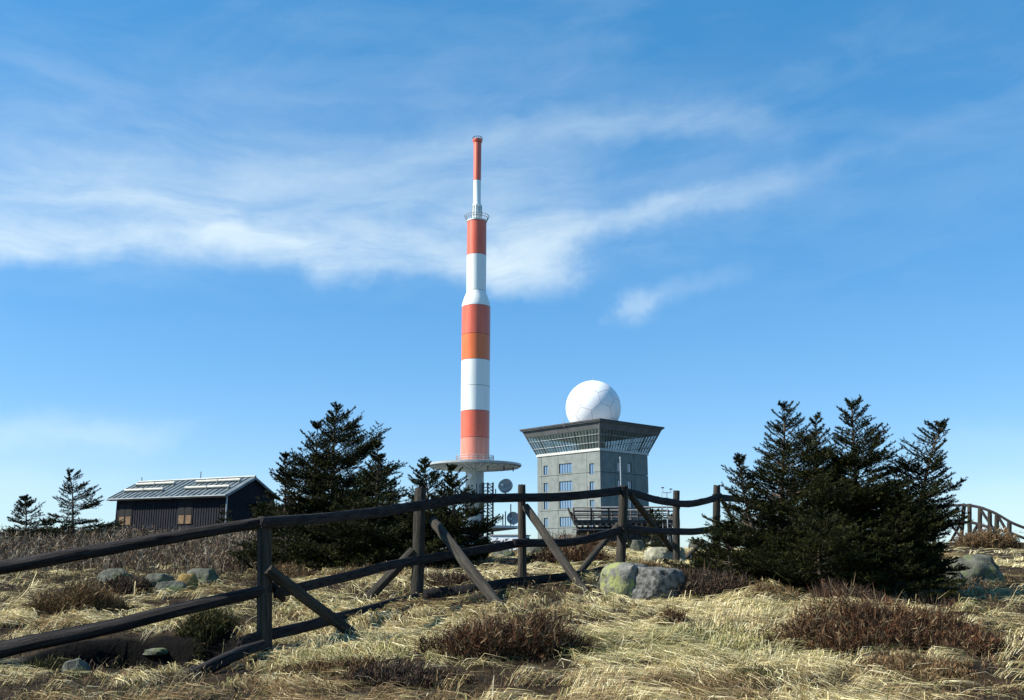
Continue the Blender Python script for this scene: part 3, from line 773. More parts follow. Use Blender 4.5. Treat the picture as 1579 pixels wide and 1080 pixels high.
# ------------------------------------------------------------------ dark hut with metal roof
def build_hut():
    d = 65.0; c = P(348, 762.7, d)
    lx, ly = -.889, .458
    ang = math.atan2(-ly, -lx)                  # local +x runs from the far left end towards the near right corner
    L, W = 11.5, 5.4; zb = min(gz(c.x, d), gz(c.x + lx * L, d + ly * L)) - .3
    Hh = thing('timber_hut', 'dark boarded hut with grey standing seam metal roof and pale snow guards', 'hut', (c.x, c.y, zb), ang)
    # local frame: near right eave corner at origin, x to -L, y to +W
    ze = c.z - zb; rise = 1.36; ov = .35; zr = ze + rise
    sl_ = rise / (W / 2)
    x0, x1, y0, y1 = -L + .5, -.10, ov, W - ov
    zw = ze + sl_ * ov - .16
    box('wall', (x0, y0, 0), (x1, y1, zw), M['hut'], Hh)
    for xx in (x0 + .002, x1 - .06):
        bm = bmesh.new()
        p = [(xx, y0, zw + .003), (xx, y1, zw + .003), (xx, W / 2, zr - .22)]; q = [(xx + .058, *k[1:]) for k in p]
        a = [bm.verts.new(k) for k in p]; b = [bm.verts.new(k) for k in q]
        bm.faces.new(a[::-1]); bm.faces.new(b)
        for k in range(3): bm.faces.new((a[k], a[(k + 1) % 3], b[(k + 1) % 3], b[k]))
        bm_obj('gable', bm, M['hut'], Hh)
    # battens on the two seen walls: front (y0) and gable end (x1)
    bat = bpy.data.meshes.new('batten'); b = bmesh.new(); add_box(b, (-.03, -.035, 0), (.03, 0, 1)); b.to_mesh(b_ := bat); b.free(); bat.materials.append(M['hut'])
    wins = [(-L * .865, 1.25), (-L * .345, 1.25)]
    for k in range(46):
        x = x0 + .05 + k * (x1 - x0 - .1) / 45
        if any(w - .72 < x < w + .72 for w, _ in wins): continue
        o = link('batten', bat, Hh); o.location = (x, y0, .0); o.scale = (1, 1, zw - .02)
    for k in range(20):
        y = y0 + .08 + k * (y1 - y0 - .16) / 19
        h = zw + (min(y, W - y) - ov) * sl_ - .12
        o = link('batten', bat, Hh); o.location = (x1, y, .0); o.rotation_euler = (0, 0, math.pi / 2); o.scale = (1, 1, h)
    # roof sheets with upstanding seams
    xr0, xr1 = -L, .12; n = 22
    for side in (0, 1):
        for k in range(n):
            a, b2 = xr0 + k * (xr1 - xr0) / n, xr0 + (k + 1) * (xr1 - xr0) / n
            bm = bmesh.new()
            def pt(x, f, up):
                y = f * W / 2 if side == 0 else W - f * W / 2
                return Vector((x, y, ze + f * rise + up))
            for (xa, xb, lo, hi) in ((a + .03, b2 - .002, 0, .03), (a, a + .028, 0, .095)):
                q = [bm.verts.new(pt(*k3)) for k3 in ((xa, -.03, lo), (xb, -.03, lo), (xb, 1, lo), (xa, 1, lo), (xa, -.03, hi), (xb, -.03, hi), (xb, 1, hi), (xa, 1, hi))]
                for f in ((0, 1, 2, 3), (4, 5, 6, 7), (0, 1, 5, 4), (2, 3, 7, 6), (0, 3, 7, 4), (1, 2, 6, 5)): bm.faces.new([q[i] for i in f])
            bmesh.ops.recalc_face_normals(bm, faces=bm.faces)
            bm_obj('roof_sheet', bm, M['hut_roof'], Hh)
    tube('ridge_cap', [(xr0, W / 2, zr + .05), (xr1, W / 2, zr + .05)], .09, M['hut_roof'], Hh, 6, False)
    tube('gutter', [(xr0, -.12, ze - .07), (xr1, -.12, ze - .07)], .075, M['hut_roof'], Hh, 8)
    box('eave_board', (xr0 + .02, .02, ze - .17), (xr1 - .02, .06, ze - .02), M['guard'], Hh)
    for side in (0, 1):
        f = W / 2 if side == 0 else -W / 2; y = 0 if side == 0 else W
        bm = bmesh.new()
        q = [bm.verts.new(p) for p in [(xr1 + .003, y, ze - .16), (xr1 + .003, y + f, zr - .16), (xr1 + .003, y + f, zr + .02), (xr1 + .003, y, ze + .02), (xr1 + .04, y, ze - .16), (xr1 + .04, y + f, zr - .16), (xr1 + .04, y + f, zr + .02), (xr1 + .04, y, ze + .02)]]
        for fc in ((0, 1, 2, 3), (4, 5, 6, 7), (0, 1, 5, 4), (2, 3, 7, 6), (0, 3, 7, 4), (1, 2, 6, 5)): bm.faces.new([q[i] for i in fc])
        bmesh.ops.recalc_face_normals(bm, faces=bm.faces); bm_obj('barge_board', bm, M['hut_roof'], Hh)
    for xa, xb in ((-L * .955, -L * .60), (-L * .42, -L * .045)):
        for f in (.34, .72):
            for k in range(2):
                p, q = xa + (xb - xa) * k / 2 + .05, xa + (xb - xa) * (k + 1) / 2 - .05
                tube('snow_guard', [(p, f * W / 2, ze + f * rise + .19), (q, f * W / 2, ze + f * rise + .19)], .10, M['guard'], Hh, 8)
            for k in range(3):
                x = xa + .1 + (xb - xa - .2) * k / 2
                box('guard_bracket', (x - .04, f * W / 2 - .12, ze + f * rise - .02), (x + .04, f * W / 2 + .16, ze + f * rise + .13), M['hut_roof'], Hh)
    for w, h in wins:
        fr = box('window', (w - .70, y0 - .05, zw - 1.95), (w + .70, y0 - .005, zw - .40), M['black'], Hh)
        for s in (-1, 1):
            box('shutter', (w + s * .34 - .25, y0 - .075, zw - 1.93), (w + s * .34 + .25, y0 - .052, zw - 1.33), M['tan'], fr)
            box('pane', (w + s * .34 - .25, y0 - .068, zw - 1.30), (w + s * .34 + .25, y0 - .053, zw - .45), M['black'], fr)
    dr = box('door', (x1 + .04, W * .50, 0), (x1 + .09, W * .50 + 1.0, zw - .62), M['black'], Hh)
    box('door_canopy', (x1 + .04, W * .42, zw - .55), (x1 + .8, W * .42 + 1.7, zw - .48), M['hut'], Hh)
    tube('downpipe', [(x1 + .03, y0 - .12, .2), (x1 + .03, y0 - .12, ze - .1)], .05, M['steel'], Hh)
    for f, k in ((-.98, .3), (-.45, .5)):
        tube('ridge_aerial', [(L * f, W / 2, zr + .1), (L * f, W / 2, zr + .1 + k)], .03, M['steel_dark'], Hh)
build_hut()

# ------------------------------------------------------------------ rustic rail fence
FE_U = np.array([-140, 408, 648, 805, 961, 1043, 1105, 1190], float)
FE_D = np.array([11.6, 12.0, 16.2, 17.5, 19.8, 22.6, 24.6, 27.0]) * K
def fd(u): return 1 / np.interp(u, FE_U, 1 / FE_D)
RNG = random.Random(7)
def log(name, pts, r0, r1, m, parent, flat=1.0, n=10, knots=True, sub=7, seed=0):
    """weathered log or half-round plank along points: uneven outline, real ends; flat < 1 thins it towards the viewer's side"""
    rg = random.Random(seed * 7 + 1); pts = [Vector(p) for p in pts]
    # resample
    seg = [0]
    for a, b in zip(pts, pts[1:]): seg.append(seg[-1] + (b - a).length)
    N = max(6, int(seg[-1] * sub)); out = []
    for k in range(N + 1):
        s = seg[-1] * k / N; i = min(np.searchsorted(seg, s, 'right') - 1, len(pts) - 2); f = (s - seg[i]) / (seg[i + 1] - seg[i]); out.append(pts[i].lerp(pts[i + 1], f))
    for _ in range(3):
        out = [out[0]] + [(out[i - 1] + out[i] * 2 + out[i + 1]) / 4 for i in range(1, len(out) - 1)] + [out[-1]]
    o0 = out[0]; ax = (out[-1] - out[0]).normalized()
    up = Vector((0, 0, 1)) if abs(ax.z) < .8 else Vector((0, 1, 0))
    # local frame with z along the log so that the grain follows it
    xa = up.cross(ax).normalized(); ya = ax.cross(xa).normalized()
    R3 = Matrix((xa, ya, ax)).transposed()
    inv = R3.inverted()
    loc = [inv @ (p - o0) for p in out]
    bm = bmesh.new(); rings = []; ph = rg.random() * 9
    knot = [(rg.random(), rg.random() * 6.28, rg.uniform(.05, .16)) for _ in range(5)]
    for i, p in enumerate(loc):
        f = i / N; rad = r0 + (r1 - r0) * f; ring_ = []
        if i in (0, N): rad *= .93
        for k in range(n):
            a = 2 * math.pi * k / n
            w = 1 + .055 * math.sin(3 * a + ph + f * 2) + .04 * math.sin(f * seg[-1] * 5 + ph * 2 + a) + rg.uniform(-.025, .025)
            for kf, ka, kh in knot: w += kh * math.exp(-((f - kf) * seg[-1] / .07) ** 2) * max(0, math.cos(a - ka))
            x, y = math.cos(a), math.sin(a)
            if flat < 1:                                    # squared plank section
                sq = max(abs(x), abs(y)) ** .6; x, y = x / sq * flat, y / sq
            ring_.append(bm.verts.new((p.x + x * rad * w, p.y + y * rad * w, p.z + (rg.uniform(-.012, .012) if i in (0, N) else 0))))
        rings.append(ring_)
    for a, b in zip(rings, rings[1:]):
        for k in range(n): bm.faces.new((a[k], a[(k + 1) % n], b[(k + 1) % n], b[k]))
    for rg_, fl in ((rings[0], True), (rings[-1], False)):
        c = bm.verts.new(sum((v.co for v in rg_), Vector()) / n)
        for k in range(n):
            t3 = (rg_[k], rg_[(k + 1) % n], c); bm.faces.new(t3[::-1] if fl else t3)
    me = bpy.data.meshes.new(name); bm.normal_update(); bm.to_mesh(me); bm.free()
    for p in me.polygons: p.use_smooth = True
    me.set_sharp_from_angle(angle=math.radians(48))
    me.materials.append(M[m]); o = link(name, me, parent)
    o.matrix_world = Matrix.Translation(o0 - (parent.location if parent else Vector())) @ R3.to_4x4()
    return o
def build_fence():
    b0 = G(408, 1003)
    Fn = thing('rustic_fence', 'long weathered pole fence with sloping braces running up across the grass', 'fence', (b0.x, b0.y, b0.z))
    # posts: top (u, v), foot (u, v), width in px
    posts = [(-140, 880, -140, 1060, 22), (408, 797, 408, 1008, 22), (649, 753, 643, 908, 18.5), (805, 748, 805, 893, 12.5), (962, 750, 957, 880, 14.5), (1043, 757, 1043, 868, 10.5), (1105, 749, 1104, 868, 11.5), (1190, 765, 1190, 868, 11)]
    for k, (u0, v0, u1, v1, w) in enumerate(posts):
        d = float(fd((u0 + u1) / 2)); top = P(u0, v0, d); ft = P(u1, v1, d); g = gz(ft.x, d)
        s = (g - .18 - top.z) / (ft.z - top.z); ft = top + (ft - top) * s
        r = w * .5 * pxm(850, d)
        log('post', [ft, top.lerp(ft, .5), top], r * 1.06, r * .98, 'post', Fn, n=12, seed=k)
    def rail(pts, w, flat=.5, off=.10, m='rail', seed=0, back=False):
        q = []
        for u, v in pts:
            d = float(fd(u)) + (off if back else -off); q.append(P(u, v, d))
        dm = float(fd(pts[0][0])); de = float(fd(pts[-1][0]))
        log('rail', q, .5 * w[0] * pxm(850, dm), .5 * w[1] * pxm(850, de), m, Fn, flat, 12, seed=seed)
    rail([(-160, 902), (38, 869), (200, 840), (300, 822), (416, 804)], (23, 16), .95, seed=20)
    rail([(-160, 1042), (38, 994), (180, 965), (235, 951), (320, 930), (418, 908)], (27, 17), .95, seed=21)
    rail([(404, 806), (470, 802), (560, 793), (640, 781), (722, 767)], (17, 15), .5, .17, seed=22)
    rail([(700, 768), (805, 768), (880, 766), (966, 756)], (13.5, 12.5), .5, .10, seed=23)
    rail([(958, 757), (985, 763), (1012, 772), (1046, 776)], (11.5, 11), .5, .11, seed=24)
    rail([(1040, 777), (1070, 777), (1092, 772), (1110, 765)], (10.5, 10), .5, .11, seed=25)
    rail([(1100, 766), (1150, 772), (1195, 778)], (10, 9), .5, .11, seed=26)
    rail([(424, 915), (520, 893), (600, 872), (680, 858), (815, 836)], (16, 12), .5, .10, seed=27)
    rail([(792, 837), (830, 838), (875, 837), (920, 829), (971, 813)], (12.5, 12), .5, .12, seed=28)
    rail([(960, 814), (1000, 819), (1044, 820), (1075, 820), (1112, 815)], (11, 10), .5, .12, seed=29)
    rail([(1100, 817), (1195, 822)], (10, 9), .5, .12, seed=30)
    rail([(369, 991), (418, 979), (494, 961), (557, 944), (646, 921)], (17, 14), .45, .14, seed=31)
    q = [G(u, v + 3) + Vector((0, 0, .075)) for u, v in ((655, 924), (700, 918), (738, 914), (780, 905), (874, 896), (955, 881))]
    log('rail', q, .06, .05, 'rail', Fn, .5, 12, seed=32)
    # loose lower pole of the left bay, running down to the ground
    a, b = P(406, 994, fd(408) - .2), G(268, 1050)
    log('rail', [a, a.lerp(b, .5) + Vector((0, 0, .01)), b + Vector((-.1, -.06, -.10))], .042, .062, 'rail', Fn, .95, 12, seed=33)
    # broken stub beside the first post
    log('broken_rail', [P(418, 900, fd(418) - .03), P(437, 925, fd(437) + .06)], .05, .03, 'rail', Fn, .7, 10, seed=34)
    def brace(u0, v0, u1, v1, dtop, w, seed):
        g = G(u1, v1); a = P(u0, v0, float(fd(u0)) + dtop); r = w * .45 * pxm(850, a.y)
        e = g + (g - a).normalized() * .12
        log('brace', [a, a.lerp(e, .5), e], r, r * 1.0, 'post', Fn, n=12, seed=seed)
    brace(413, 878, 556, 988, -.16, 19, 40)
    brace(668, 803, 771, 938, -.10, 16.5, 41)
    brace(638, 848, 566, 927, .12, 17, 42)
    brace(811, 782, 902, 914, -.12, 14, 43)
    brace(953, 810, 889, 889, .13, 10.5, 44)
    brace(971, 763, 1047, 862, -.13, 12, 45)
    brace(1084, 834, 1056, 864, .1, 7.5, 46)
    brace(1110, 764, 1158, 830, -.12, 9, 47)
build_fence()
def build_far_fence():
    d0 = 36.0
    us = [1440, 1484, 1495, 1511, 1526, 1537, 1556, 1590]; ds = [42, 41, 38.5, 37.5, 37, 36.5, 36, 35.5]
    g = G(1495, 845); b0 = P(1495, 835, 38.5); b0.z = gz(b0.x, 38.5)
    Fn = thing('rustic_fence', 'curving pole fence on the rise beyond the large spruce clump', 'fence', b0)
    f = lambda u: 1 / np.interp(u, us, 1 / np.array(ds))
    for k, (u, vt) in enumerate(zip(us, [780, 777, 777, 784, 789, 794, 804, 815])):
        d = float(f(u)); t = P(u + (3 if k == 1 else 0), vt, d); b = P(u - (3 if k == 1 else 0), 836, d); z = gz(b.x, d) - .2; s = (z - t.z) / (b.z - t.z); b = t + (b - t) * s
        log('post', [b, t], .085, .08, 'post', Fn, n=10, seed=60 + k)
    def rail(pts, r=.06, seed=0, off=-.1):
        log('rail', [P(u, v, float(f(u)) + off) for u, v in pts], r, r * .9, 'rail', Fn, .6, 10, seed=seed)
    rail([(1436, 782), (1460, 780), (1487, 779)], seed=70); rail([(1480, 779), (1497, 780), (1513, 783), (1529, 789), (1545, 797), (1558, 806), (1600, 822)], seed=71)
    rail([(1436, 808), (1465, 809), (1486, 807)], seed=72); rail([(1480, 805), (1500, 806), (1514, 810), (1530, 815), (1558, 822), (1600, 838)], seed=73)
    for k, (u0, v0, u1, v1, o) in enumerate([(1460, 802, 1491, 835, -.1), (1482, 806, 1462, 832, .15), (1508, 808, 1492, 830, .15), (1512, 786, 1546, 836, -.12), (1528, 808, 1516, 834, .15), (1540, 798, 1566, 842, -.1), (1535, 812, 1526, 832, .1)]):
        d = float(f(u0)); a = P(u0, v0, d + o); b = P(u1, v1, d + o * 6); b.z = min(b.z, gz(b.x, b.y) - .05)
        log('brace', [a, b], .055, .055, 'rail', Fn, n=8, seed=80 + k)
build_far_fence()

# ------------------------------------------------------------------ boulders
ROCKS = []
def rock(u, v, w, h, m, label, seed, deep=.8, name='boulder', lump=.10, cuts=9, d=None, group=None, flat=.7):
    g = G(u, v) if d is None else P(u, v, d)
    if d is not None: g.z = gz(g.x, g.y)
    s = pxm(v, g.y); rx, rz = w * s / 2, h * s
    bm = bmesh.new(); bmesh.ops.create_icosphere(bm, subdivisions=4, radius=1.0)
    V = np.array([q.co[:] for q in bm.verts]); rg = np.random.default_rng(seed)
    V[:, 2] = np.where(V[:, 2] > flat, flat + (V[:, 2] - flat) * .15, V[:, 2])
    for _ in range(cuts):
        n = rg.normal(size=3); n[2] = abs(n[2]) * .8; n /= np.linalg.norm(n); k = rg.uniform(.62, .86)
        dd = V @ n - k; V = V - np.outer(np.maximum(dd, 0) * .93, n)
    V = V * (1 + lump * (vn3(V * 2.2 + seed, seed) - .5) * 2 + .085 * (vn3(V * 6 + seed, seed + 3) - .5) * 2 + .05 * (vn3(V * 19, seed) - .5))[:, None]
    V[:, 0] *= rx / max(abs(V[:, 0]).max(), .1); V[:, 1] *= rx * deep / max(abs(V[:, 1]).max(), .1)
    V[:, 2] = (V[:, 2] + .35) / (V[:, 2].max() + .35) * rz
    for q, c in zip(bm.verts, V): q.co = c
    o = bm_obj(name, bm, M[m], None, True); o.location = (g.x, g.y + rx * deep * .6, g.z); o.rotation_euler = (0, 0, 0)
    tag(o, label, 'boulder' if name == 'boulder' else 'stone', group); ROCKS.append((g.x, g.y + rx * deep * .6, rx, rx * deep))
    return o
rock(972, 922, 88, 52, 'granite_yellow', 'rounded boulder with yellow-green lichen below the tall fence corner', 3, .8, cuts=6, flat=.5)
rock(1006, 926, 112, 50, 'granite_grey', 'large speckled grey boulder beside the yellow-lichened one', 4, .75, cuts=6, flat=.45)
rock(937, 909, 34, 24, 'granite', 'small grey boulder leaning against the lichen-covered large boulder', 5, .8)
rock(1016, 866, 54, 22, 'granite_pale', 'flat pale boulder behind the fence brace, above the lichen-covered one', 8, .7, cuts=5)
rock(1003, 846, 22, 24, 'granite_pale', 'small pointed pale boulder uphill of the flat pale boulder', 11, .8)
rock(984, 850, 26, 17, 'granite', 'small grey boulder beside the pointed pale boulder', 12, .8)
rock(970, 848, 18, 11, 'granite_pale', 'little pale stone just behind the tall fence corner post', 14, .8, 'stone')
rock(1076, 850, 26, 18, 'granite', 'grey boulder on the crest between the last two fence posts', 15, .8)
rock(1052, 868, 12, 24, 'granite_pale', 'narrow upright pale stone at the foot of a fence post', 16, .8, 'stone')
rock(1092, 846, 22, 14, 'granite_pale', 'pale boulder beside the low spruce branches on the crest', 18, .8)
rock(776, 861, 38, 15, 'granite', 'flat mossy green boulder on the grass below the sheds', 21, .8)
rock(826, 857, 36, 16, 'granite', 'mossy boulder just behind the middle fence post', 23, .8)
rock(243, 906, 52, 21, 'granite', 'mossy rounded boulder of the group, beside the half-covered grey one', 25, .8)
rock(304, 902, 64, 25, 'granite', 'broad mossy boulder of the group, beside the tan moss cushion', 27, .8)
rock(256, 915, 58, 18, 'granite', 'low grey slab at the foot of the mossy boulder group', 28, .6)
rock(172, 901, 60, 22, 'granite', 'grey boulder half covered by a dark shrub', 31, .8)
rock(1518, 902, 96, 46, 'granite', 'big mossy slab of rock below the curving fence', 34, .8, cuts=14, lump=.2)
rock(1478, 905, 30, 22, 'granite', 'small boulder beside the big mossy slab', 35, .8)
rock(112, 1044, 44, 26, 'granite', 'boulder at the edge of the dark peat hollow', 37, .8)
rock(236, 1018, 70, 9, 'granite', 'low boulder lying in the dark peat hollow', 39, .7)
rock(1236, 886, 30, 14, 'granite_pale', 'pale stone among the roots of the large spruces', 41, .8, 'stone')
rock(690, 895, 18, 7, 'granite', 'dark little stone in the grass behind the fence brace', 43, .8, 'stone')
rock(917, 944, 16, 6, 'granite', 'dark little stone in the grass below the lichen boulder', 44, .8, 'stone')
rock(1108, 905, 18, 10, 'granite', 'small stone beside the dark heather mound', 46, .8, 'stone')
o_ = rock(285, 910, 34, 24, 'cushion', 'tan dry moss cushion among the mossy boulders', 51, .8, 'stone', .05, 0); o_.name = 'moss_cushion'; o_['category'] = 'moss'

# ------------------------------------------------------------------ spruces
def needles(segs, k, ln, wd, rg, cols):
    """short flat needles all round each shoot; segs (N,2,3) -> verts, tris, colours"""
    N = len(segs); a = segs[:, 0]; d = segs[:, 1] - a; L = np.linalg.norm(d, axis=1, keepdims=True) + 1e-9; t = d / L
    ref = np.where(np.abs(t[:, 2:3]) < .9, np.array([[0, 0, 1.0]]), np.array([[1.0, 0, 0]]))
    p = np.cross(t, ref); p /= np.linalg.norm(p, axis=1, keepdims=True) + 1e-9; q = np.cross(p, t)
    f = (np.arange(k)[None, :] + rg.random((N, k))) / k; an = rg.random((N, k)) * 2 * np.pi
    base = a[:, None] + d[:, None] * f[..., None]
    rad = np.cos(an)[..., None] * p[:, None] + np.sin(an)[..., None] * q[:, None]
    dirn = rad * .80 + t[:, None] * .75 + np.array([0, 0, .12]); dirn /= np.linalg.norm(dirn, axis=2, keepdims=True)
    side = np.cross(dirn, rg.normal(size=(N, k, 3))); side /= np.linalg.norm(side, axis=2, keepdims=True) + 1e-9
    l = ln * (rg.random((N, k, 1)) * .5 + .75); w = wd * .5
    V = np.stack([base - side * w, base + side * w, base + dirn * l], 2).reshape(-1, 3)
    Fc = np.arange(N * k * 3).reshape(-1, 3)
    C = np.repeat(cols, k * 3, axis=0) * (0.75 + .5 * np.repeat(rg.random(N * k), 3))[:, None]
    return V, Fc, C
def spruce(u_tip, v_tip, u_base, d, hw, label, seed, name='spruce', whorls=20, per=6, kn=26, ln=.020, wd=.0042, shape=.8, flag=0.25, low=.06, tone=(.030, .042, .011), tip=(.085, .088, .018), shoot=.11, group=None, bare=0.0, spread=1.0, prof_t=None, nzr=(.55, .9)):
    rg = np.random.default_rng(seed)
    base = P(u_base, 860, d); base.z = gz(base.x, d) - .04
    tipw = P(u_tip, v_tip, d); H = tipw.z - base.z; leanx = tipw.x - base.x
    R = hw * pxm(800, d)
    T = thing(name, label, 'spruce', base, 0, group)
    def trunk(f): return np.array([leanx * f ** 1.6 + .015 * math.sin(f * 9 + seed), .02 * math.sin(f * 7 + seed * 2), H * f])
    bm = bmesh.new()
    r0 = .018 * H + .012
    add_tube(bm, [trunk(f) for f in np.linspace(0, 1, 12)], [r0 * (1 - f) + .004 for f in np.linspace(0, 1, 12)], 8)
    bm_obj('trunk', bm, M['bark'], T, True)
    segs, cols, limbs = [], [], []
    tone = np.array(tone) * .28; tip = np.array(tip) * .50
    def shoots(pts, l0, nside, lvl, age):
        """pts polyline of a limb: shoots along it"""
        n = len(pts)
        for a, b in zip(pts[:-1], pts[1:]): segs.append((a, b)); cols.append(tone * rg.uniform(.7, 1.2))
        tot = 0
        for i in range(nside):
            f = (i + rg.random() * .8) / nside; f = .12 + .88 * f
            x = f * (n - 1); j = min(int(x), n - 2); p = pts[j] + (pts[j + 1] - pts[j]) * (x - j)
            t = pts[j + 1] - pts[j]; t = t / (np.linalg.norm(t) + 1e-9)
            s = np.cross(t, [0, 0, 1.0]); s = s / (np.linalg.norm(s) + 1e-9) * (1 if i % 2 else -1)
            L = l0 * (1.05 - .62 * f) * rg.uniform(.65, 1.25)
            dv = t * .72 + s * rg.uniform(.5, .95) + np.array([0, 0, rg.uniform(-.22, .22)]); dv /= np.linalg.norm(dv)
            e = p + dv * L * .6; e2 = e + (dv + np.array([0, 0, .18]) + t * .2) * L * .4
            c = tone + (tip - tone) * rg.random() ** 1.6
            if lvl > 0 and L > shoot * 1.3:
                shoots([p, e, e2], L * .62, max(3, int(L / shoot * 2.2)), lvl - 1, age)
            else:
                segs.append((p, e)); segs.append((e, e2)); cols.append(c * .9); cols.append(c)
    for w in range(whorls):
        f = low + (0.985 - low) * min(1, max(0, (w + rg.uniform(-.6, .6)) / (whorls - 1))) ** .92
        n = per if f < .85 else max(3, per - 2); a0 = rg.random() * 6.28
        for b in range(n + (w % 2)):
            a = a0 + 2 * math.pi * b / n + rg.normal() * .22
            ff = min(.99, max(.02, f + rg.normal() * .022)); p0 = trunk(ff)
            nz = nzr[0] + nzr[1] * float(vn(np.array([math.cos(a) * 1.5 + seed * 3.1]), np.array([math.sin(a) * 1.5 + ff * 6.0]), seed)[0])
            prof = float(np.interp(ff, [0, .12, .42, .64, .80, 1], prof_t)) if prof_t else (1 - ff) ** shape * (.55 + .45 * min(1, ff / .12 + .35))
            L = R * prof * min(1.25, nz * rg.uniform(.70, 1.15)) * (1 + flag * math.cos(a)) * spread + .05 * H * (1 - ff) + .03
            if rg.random() < .08: L *= 1.15
            up = .95 * ff ** 1.6 - .06 + rg.normal() * .13
            dv = np.array([math.cos(a), math.sin(a), up]); m_ = 5; pts = [p0]
            for q in range(1, m_ + 1):
                g = q / m_
                pts.append(p0 + np.array([math.cos(a), math.sin(a), 0]) * L * g + np.array([flag * .12 * L * g * g, 0, L * (up * g + .22 * g * g - .10 * g)]))
            limbs.append((pts, .006 + .012 * (1 - ff) * H / 3))
            shoots(pts[1:] if L > .2 else pts, max(.06, L * .50), max(5, int(L / shoot * 2.6)), 1, ff)
    # leader
    tp = trunk(1.0); segs.append((trunk(.93), trunk(.97))); segs.append((trunk(.97), tp)); segs.append((tp, tp + (tp - trunk(.95)) * .35)); cols += [tip * .8] * 3
    S = np.array(segs); C = np.array(cols)
    if bare: keep = rg.random(len(S)) > bare; S, C = S[keep], C[keep]
    V, Fc, CC = needles(S, kn, ln, wd, rg, C)
    cr = np_mesh('crown', V, Fc, M['needles'], T, CC); cr['kind'] = 'stuff'
    bm = bmesh.new()
    for pts, r in limbs: add_tube(bm, pts, [r * (1 - .8 * q / (len(pts) - 1)) for q in range(len(pts))], 4, False)
    lb = bm_obj('limbs', bm, M['bark'], T); lb['kind'] = 'stuff'
    return T, len(Fc)
NT_ = 0
def sp(*a, **k):
    global NT_
    t, n = spruce(*a, **k); NT_ += n
near = dict(kn=9, ln=.030, wd=.0115, shoot=.105, prof_t=[.85, 1, .80, .50, .31, .07], nzr=(.45, 1.1))
mid = dict(kn=7, ln=.038, wd=.0175, shoot=.128, prof_t=[.95, 1, .70, .44, .26, .05], nzr=(.40, 1.2))
# right-hand group
sp(1210, 626, 1205, 13.4, 92, 'tall slender-topped spruce of the large clump, next to the short one by the fence', 101, whorls=22, per=6, **near)
sp(1259, 646, 1258, 13.9, 66, 'thin spruce squeezed between the two tallest of the large clump', 102, whorls=20, per=5, **near)
sp(1315, 620, 1322, 13.2, 82, 'tallest bushy-topped spruce in the middle of the large clump', 103, whorls=23, per=6, flag=.1, **near)
sp(1455, 652, 1396, 13.0, 66, 'spruce of the large clump with its top leaning out towards the curving fence', 104, whorls=22, per=6, flag=.0, **{**near, 'prof_t': [.7, .85, .80, .55, .34, .08]})
sp(1138, 706, 1168, 13.2, 54, 'shorter spruce with thin upper twigs touching the last fence post', 105, whorls=16, per=6, flag=-.2, **near)
sp(1120, 812, 1128, 12.5, 58, 'low spreading spruce beside the dark heather mound and the speckled boulder', 106, whorls=10, per=7, flag=-.1, shape=.5, **near)
sp(1380, 785, 1378, 12.4, 66, 'dense low spruce at the foot of the one with the leaning top', 107, whorls=15, per=7, flag=.0, shape=.55, **near)
sp(1262, 795, 1262, 12.3, 86, 'dense low spruce at the foot of the thin squeezed one in the large clump', 108, whorls=13, per=7, flag=.0, shape=.55, **near)
# left-centre group
sp(518, 626, 508, 18.6, 88, 'tallest dark spruce of the clump beside the hut, top bent by the wind', 111, whorls=22, per=7, flag=.34, shape=.85, **mid)
sp(489, 654, 482, 18.9, 72, 'lower second spire against the tallest spruce by the hut', 112, whorls=17, per=6, flag=-.1, **mid)
sp(438, 704, 442, 18.0, 46, 'small slender spruce at the hut end of the clump', 113, whorls=14, per=6, flag=-.1, **mid)
sp(582, 688, 578, 17.9, 70, 'broad olive green spruce on the tower-facing shoulder of the hut-side clump', 114, whorls=16, per=7, flag=.2, shape=.6, tone=(.036, .055, .018), tip=(.10, .105, .03), **mid)
sp(655, 712, 662, 17.3, 60, 'small light-topped spruce directly behind the second fence post', 115, whorls=15, per=7, flag=-.05, tone=(.036, .052, .02), tip=(.10, .105, .035), **mid)
sp(697, 722, 700, 17.0, 56, 'small spruce half hiding the foot of the striped tower', 116, whorls=16, per=7, flag=.05, shape=.6, **mid)
sp(545, 775, 545, 17.2, 96, 'low dark spruce forming the skirt of the hut-side clump', 117, whorls=11, per=7, flag=.1, shape=.5, **mid)
sp(630, 790, 632, 17.0, 62, 'low dark spruce between the hut-side clump and the fence', 118, whorls=10, per=7, flag=.0, shape=.5, **mid)
far = dict(kn=8, ln=.075, wd=.028, shoot=.26)
sp(107, 724, 110, 43, 46, 'lone airy spruce on the skyline beyond the gable end of the hut', 121, whorls=13, per=5, flag=.25, low=.02, spread=1.0, **far)
sp(40, 766, 36, 41, 40, 'dark spruce at the edge of the skyline beyond the airy one', 122, whorls=11, per=6, flag=.1, **far)
sp(72, 806, 74, 43, 30, 'low bush-like spruce between the two skyline spruces', 123, whorls=6, per=6, shape=.5, **far)
sp(1006, 790, 1006, 40, 24, 'little spruce bush before the timber viewing platform', 124, whorls=7, per=6, shape=.5, tone=(.04, .055, .018), **far)
sp(985, 840, 985, 26, 30, 'low green spruce bush behind the tall fence corner post', 125, whorls=5, per=6, shape=.5, tone=(.04, .055, .018), kn=12, ln=.04, wd=.012, shoot=.15)
sp(343, 781, 343, 55, 16, 'scrubby young spruce at the near corner of the hut', 126, whorls=6, per=5, shape=.7, tone=(.05, .055, .025), **far)
print('needle tris', NT_)

